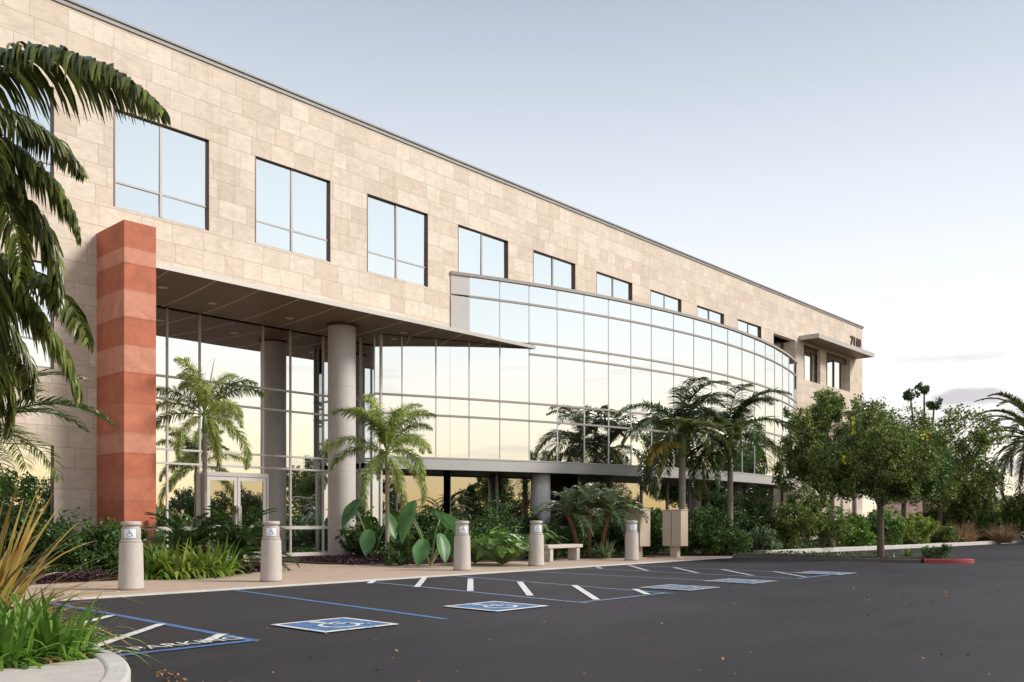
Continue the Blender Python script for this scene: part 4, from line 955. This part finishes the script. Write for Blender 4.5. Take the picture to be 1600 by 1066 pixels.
for i, (x_, y_, lb) in enumerate(((2.78, 7.45, 'strap-leaved agapanthus clump nearest the kerb corner'), (2.35, 7.35, 'strap-leaved agapanthus clump second from the kerb corner'), (1.85, 7.4, 'strap-leaved agapanthus clump at the frame edge'),
                               (2.75, 8.1, 'agapanthus clump under the flax, close to the kerb'), (2.2, 8.1, 'agapanthus clump at the flax foot, far side'))):
    straps('agapanthus', lb, (x_, y_), 150, .66, .040, 'g_bright' if i != 2 else 'g_mid', .26, (.25, 1.45), 2.1, .10)
lilies = [(228, 17.9, 'bright green lily clump directly right of the nearest bollard'), (252, 18.1, 'bright green lily clump below the red pillar corner'), (276, 17.9, 'bright lily clump in the middle of the front border'),
          (300, 18.2, 'yellow-green lily clump before the left cycad'), (322, 18.4, 'yellow-green lily clump below the foxtail palm trunk'), (345, 18.7, 'last lily clump of the front border, nearest the entrance walk')]
for i, (x_, Yd, lb) in enumerate(lilies): straps('lily_clump', lb, P(x_, Yd), 80, .80, .085, 'g_bright' if i in (0, 1, 5) else 'g_lime', .26, (.6, 1.5), 2.4)
# shrubs
SH = [(566, 26.2, .7, 1.15, 'g_dark', 4600, .09, 'dark shrub in the corner right behind the great column'), (640, 25.2, .95, 1.2, 'g_dark', 6000, .09, 'dark leafy shrub behind the young foxtail palm'),
      (700, 25.4, .9, .95, 'g_mid', 5000, .09, 'green shrub behind the giant heart-shaped leaves'), (765, 26.4, 1.0, 1.15, 'g_dark', 6000, .09, 'dark shrub behind the glossy philodendron'),
      (815, 27.6, .8, 1.05, 'g_dark', 4600, .09, 'dark shrub left of the bay column'), (880, 28.6, 1.0, .9, 'g_mid', 5200, .09, 'green shrub behind the bench'),
      (928, 29.8, .9, 1.3, 'g_dark', 5200, .10, 'tall dark shrub behind the three date palms'), (625, 23.0, .5, .45, 'g_mid', 2600, .07, 'low green shrub at the front under the young foxtail palm'),
      (150, 18.2, .75, .85, 'g_mid', 4800, .085, 'leafy green shrub left of the nearest bollard'), (105, 18.6, .75, .9, 'g_dark', 4400, .085, 'dark shrub behind the flax blades'),
      (60, 18.9, .8, .95, 'g_dark', 4400, .085, 'dark shrub at the foot of the stone wall, left of the leafy shrub'), (5, 18.6, .9, 1.9, 'g_dark', 7000, .09, 'tall dark shrub filling the left edge under the windows'),
      (190, 18.8, .5, .80, 'g_mid', 3200, .08, 'green shrub directly behind the nearest bollard'),
      (960, 29.5, .9, 1.25, 'g_dark', 5200, .10, 'dark shrub between the date palms and the left mailbox'), (1023, 29.2, .7, 1.15, 'g_mid', 4600, .10, 'green shrub seen between the two mailboxes'),
      (1100, 29.6, .95, 1.25, 'g_dark', 6400, .10, 'dark shrub touching the right side of the right mailbox'), (1135, 29.4, .9, .65, 'g_mid', 4200, .09, 'low green shrub at the foot of the taller king palm'),
      (1165, 33.5, 1.2, 1.85, 'g_dark', 8000, .11, 'tall dark shrub right of the taller king palm'), (1210, 34.0, 1.2, 1.75, 'g_dark', 8000, .11, 'dark rounded shrub under the far end of the bay'),
      (1185, 31.3, .8, .62, 'g_blue', 3600, .08, 'low grey-leaved shrub at the kerb'), (1247, 32.5, .95, 1.75, 'g_tree', 7500, .10, 'upright olive shrub left of the island tree'),
      (1285, 33.0, .8, 1.95, 'g_tree', 7500, .10, 'second upright olive shrub closer to the island tree'), (1328, 36.0, 1.0, 1.3, 'g_bright', 6000, .11, 'bright green shrub left of the island tree trunk'),
      (1352, 37.5, .8, 1.2, 'g_dark', 4600, .11, 'dark shrub directly behind the island tree trunk'), (1398, 38.0, 1.0, 1.2, 'g_bright', 6000, .11, 'bright green shrub right of the island tree trunk'),
      (1428, 39.0, .95, 1.05, 'g_lime', 5200, .11, 'lime green shrub, yellowest of the row, by the pale stems'), (1462, 42.0, .9, .8, 'g_tree', 3400, .11, 'low olive shrub at the foot of the broad tree'),
      (1475, 47.0, 1.7, 1.4, 'g_dark', 5600, .14, 'dark hedge shrub behind the straw-coloured grasses'), (1560, 48.0, 2.1, 1.75, 'g_tree', 8200, .14, 'wide hedge shrub dotted with yellow beneath the date palm'),
      (1615, 47.0, 1.9, 1.9, 'g_tree', 6600, .14, 'tall hedge shrub at the right frame edge')]
for i, (x_, Yd, r_, h_, m_, n_, s_, lb) in enumerate([q for q in SH if q[5]]): shrub('shrub', lb, 'shrub', P(x_, Yd), r_, h_ * .62, m_, int(n_ * 1.3), s_, 11, flowers=60 if 'yellow beneath' in lb or 'right frame' in lb else None)
straps('fountain_grass', 'straw brown grass clump before the dark hedge shrub', P(1503, 43.0), 420, 1.15, .035, 'straw', .45, (.7, 1.5), 1.0, cat='grass clump', segs=4)
straps('fountain_grass', 'straw brown grass clump below the date palm', P(1567, 44.0), 380, 1.1, .035, 'straw', .4, (.7, 1.5), 1.0, cat='grass clump', segs=4)
straps('fountain_grass', 'small greyish grass clump beside the low olive shrub', P(1470, 42.2), 200, .8, .03, 'straw', .35, (.7, 1.5), 1.0, cat='grass clump', segs=4)
sh = shrub('clipped_shrub', 'small dark shrub inside the red kerb of the island nose', 'shrub', (26.82, 8.2), .42, .2, 'g_dark', 3600, .045, 9, z0=.12)
straps('island_weed', 'little green tuft on the island between tree and red kerb', P(1420, 26.2), 90, .32, .02, 'g_bright', .1, z0=.12)
straps('bird_of_paradise', 'small upright leafy plant at the right foot of the date palms', P(948, 26.8), 60, .6, .06, 'g_blue', .15, (.6, 1.5), .8)
# ground covers
def cover(name, label, polys, n, size, m, h=.16):
    mb = MB(); P_ = []
    for (x0, x1, y0, y1), k in polys:
        q = np.stack([rng.uniform(x0, x1, k), rng.uniform(y0, y1, k), rng.uniform(.03, h, k)], 1); P_.append(q)
    leaves(mb, np.concatenate(P_), size, .6); o = mb.build(name, M[m]); tag(o, label, 'ground cover', kind='stuff'); return o
cover('purple_ground_cover', 'dark purple low ground cover along the front border', [((4.4, 10.6, 17.3, 17.75), 7500), ((8.6, 11.4, 17.6, 19.2), 6500)], 0, .06, 'purple', .22)
cover('purple_ground_cover', 'purple and brown low cover round the column foot', [((14.3, 17.0, 18.6, 21.2), 7000), ((15.6, 18.2, 17.5, 18.6), 3500)], 0, .06, 'purple', .18)
cover('green_ground_cover', 'low green ground cover through the far bed', [((18, 27, 17.0, 21), 9000), ((27, 36, 14.8, 20), 11000), ((36, 48, 13.6, 20), 9000), ((25.6, 27.2, 9, 13.6), 900)], 0, .08, 'g_mid', .22)
cover('green_ground_cover', 'low dark cover under the shrubs left of the red pillar', [((4.0, 9.5, 17.9, 21), 9000), ((-6, 3, 9.5, 13.5), 6000)], 0, .08, 'g_dark', .3)
cover('leaf_litter', 'brown dry leaf litter at the planter edge', [((1.0, 2.98, 6.98, 7.6), 1600)], 0, .05, 'litter', .15)
# fallen leaves on the asphalt
mb = MB(); k = 190
u_ = rng.uniform(3.3, 17, k); v_ = rng.uniform(.8, 8.6, k); keep = rng.uniform(size=k) < 1
q = np.stack([u_, v_, np.full(k, .018)], 1); leaves(mb, q, .042, .6, 1.0)
q = np.stack([3.28 + np.abs(rng.normal(0, .10, 90)), rng.uniform(5.6, 6.8, 90), rng.uniform(.01, .03, 90)], 1); q[:, 0] -= (6.9 - q[:, 1]) * .28; leaves(mb, q, .035, .6, .6)
mb.v = [np.maximum(a, [-1e9, -1e9, .006]) for a in mb.v]
tag(mb.build('fallen_leaves', M['litter']), 'scattered dry fallen leaves on the dark asphalt', 'leaves', kind='stuff')

# ------------------------------------------------------------------ the far side of the lot (seen in the glass) and the horizon
tn = 0
proto = {}
far_lb = ['first', 'second', 'third', 'fourth', 'fifth', 'sixth', 'seventh', 'eighth', 'ninth', 'tenth', 'eleventh', 'twelfth', 'thirteenth']
for i in range(13):
    u_ = 8 + i * 5.6 + rng.uniform(-1.5, 1.5); v_ = -24 + rng.uniform(-3, 3) + .15 * i; kind = i % 3
    lb = f'dark tree across the parking lot, mirrored in the glass, {far_lb[i]} from the left end'
    if kind not in proto:
        proto[kind] = tree('dark_tree', lb, (u_, v_), .9, .14, 2.6, (1.7, 2.1, 1.35)[kind], 'g_dark', 9000, .22, 16, group='trees across the lot', k=.42)
    else:
        dup(proto[kind], (u_, v_, .04), rng.uniform(0, 6), lb)
t = thing('long_hedge', 'long dark hedge across the parking lot, mirrored in the ground floor glass', 'hedge', (40, -19, .0))
mb = MB(); q = np.stack([rng.uniform(-38, 42, 24000), rng.normal(0, .5, 24000), rng.uniform(0, 1, 24000)], 1); q[:, 2] *= 1.55 + .5 * np.sin(q[:, 0] * .8) * np.sin(q[:, 0] * .37 + 1); leaves(mb, q, .34, .7); mb.build('foliage', M['g_dark'], t)
palm('mirrored palm in the lot beyond the right of the frame', (35.0, 1.8), 6.3, .14, 13, KK | dict(L=1.7, ll=.5), ('g_dark',), elevs=(1.45, 1.2, .9, .5), shaft=.6, seed=21)
t = thing('far_building', 'low grey flat-roofed building on the horizon at the right', 'building', (*P(1585, 170), 0), 0)
fb = MB(); fb.box(-22, 30, 0, 14, 0, 5.4).box(-12, -4, 1, 8, 5.4, 6.3); fb.build('wall', M['farwall'], t)
wn = MB(); [wn.box(-20 + 3 * k, -18.2 + 3 * k, -.06, -.01, 2.4, 3.8) for k in range(16)]; wn.build('window', M['dark'], t)
t = thing('pink_wall', 'pale pink garden wall showing between the tree stems', 'wall', (*P(1440, 62), 0), radians(-38))
MB().box(-3.2, 3.2, 0, .3, 0, 2.6).build('wall_face', M['pink'], t); MB().box(-3.3, 3.3, -.05, .35, 2.602, 2.7).build('wall_cap', M['conc'], t)
for i, (x_, Yd) in enumerate(((1480, 95), (1530, 120), (1572, 110), (1625, 100))):
    tree('horizon_tree', ['far tree left on the horizon behind the broad tree', 'far low tree on the horizon left of the date palm', 'far small tree on the horizon under the date palm fronds', 'far tree on the horizon at the frame edge'][i], P(x_, Yd), .8, .2, 3.2, 1.5, 'g_tree', 3000, .45, 12, k=.45)
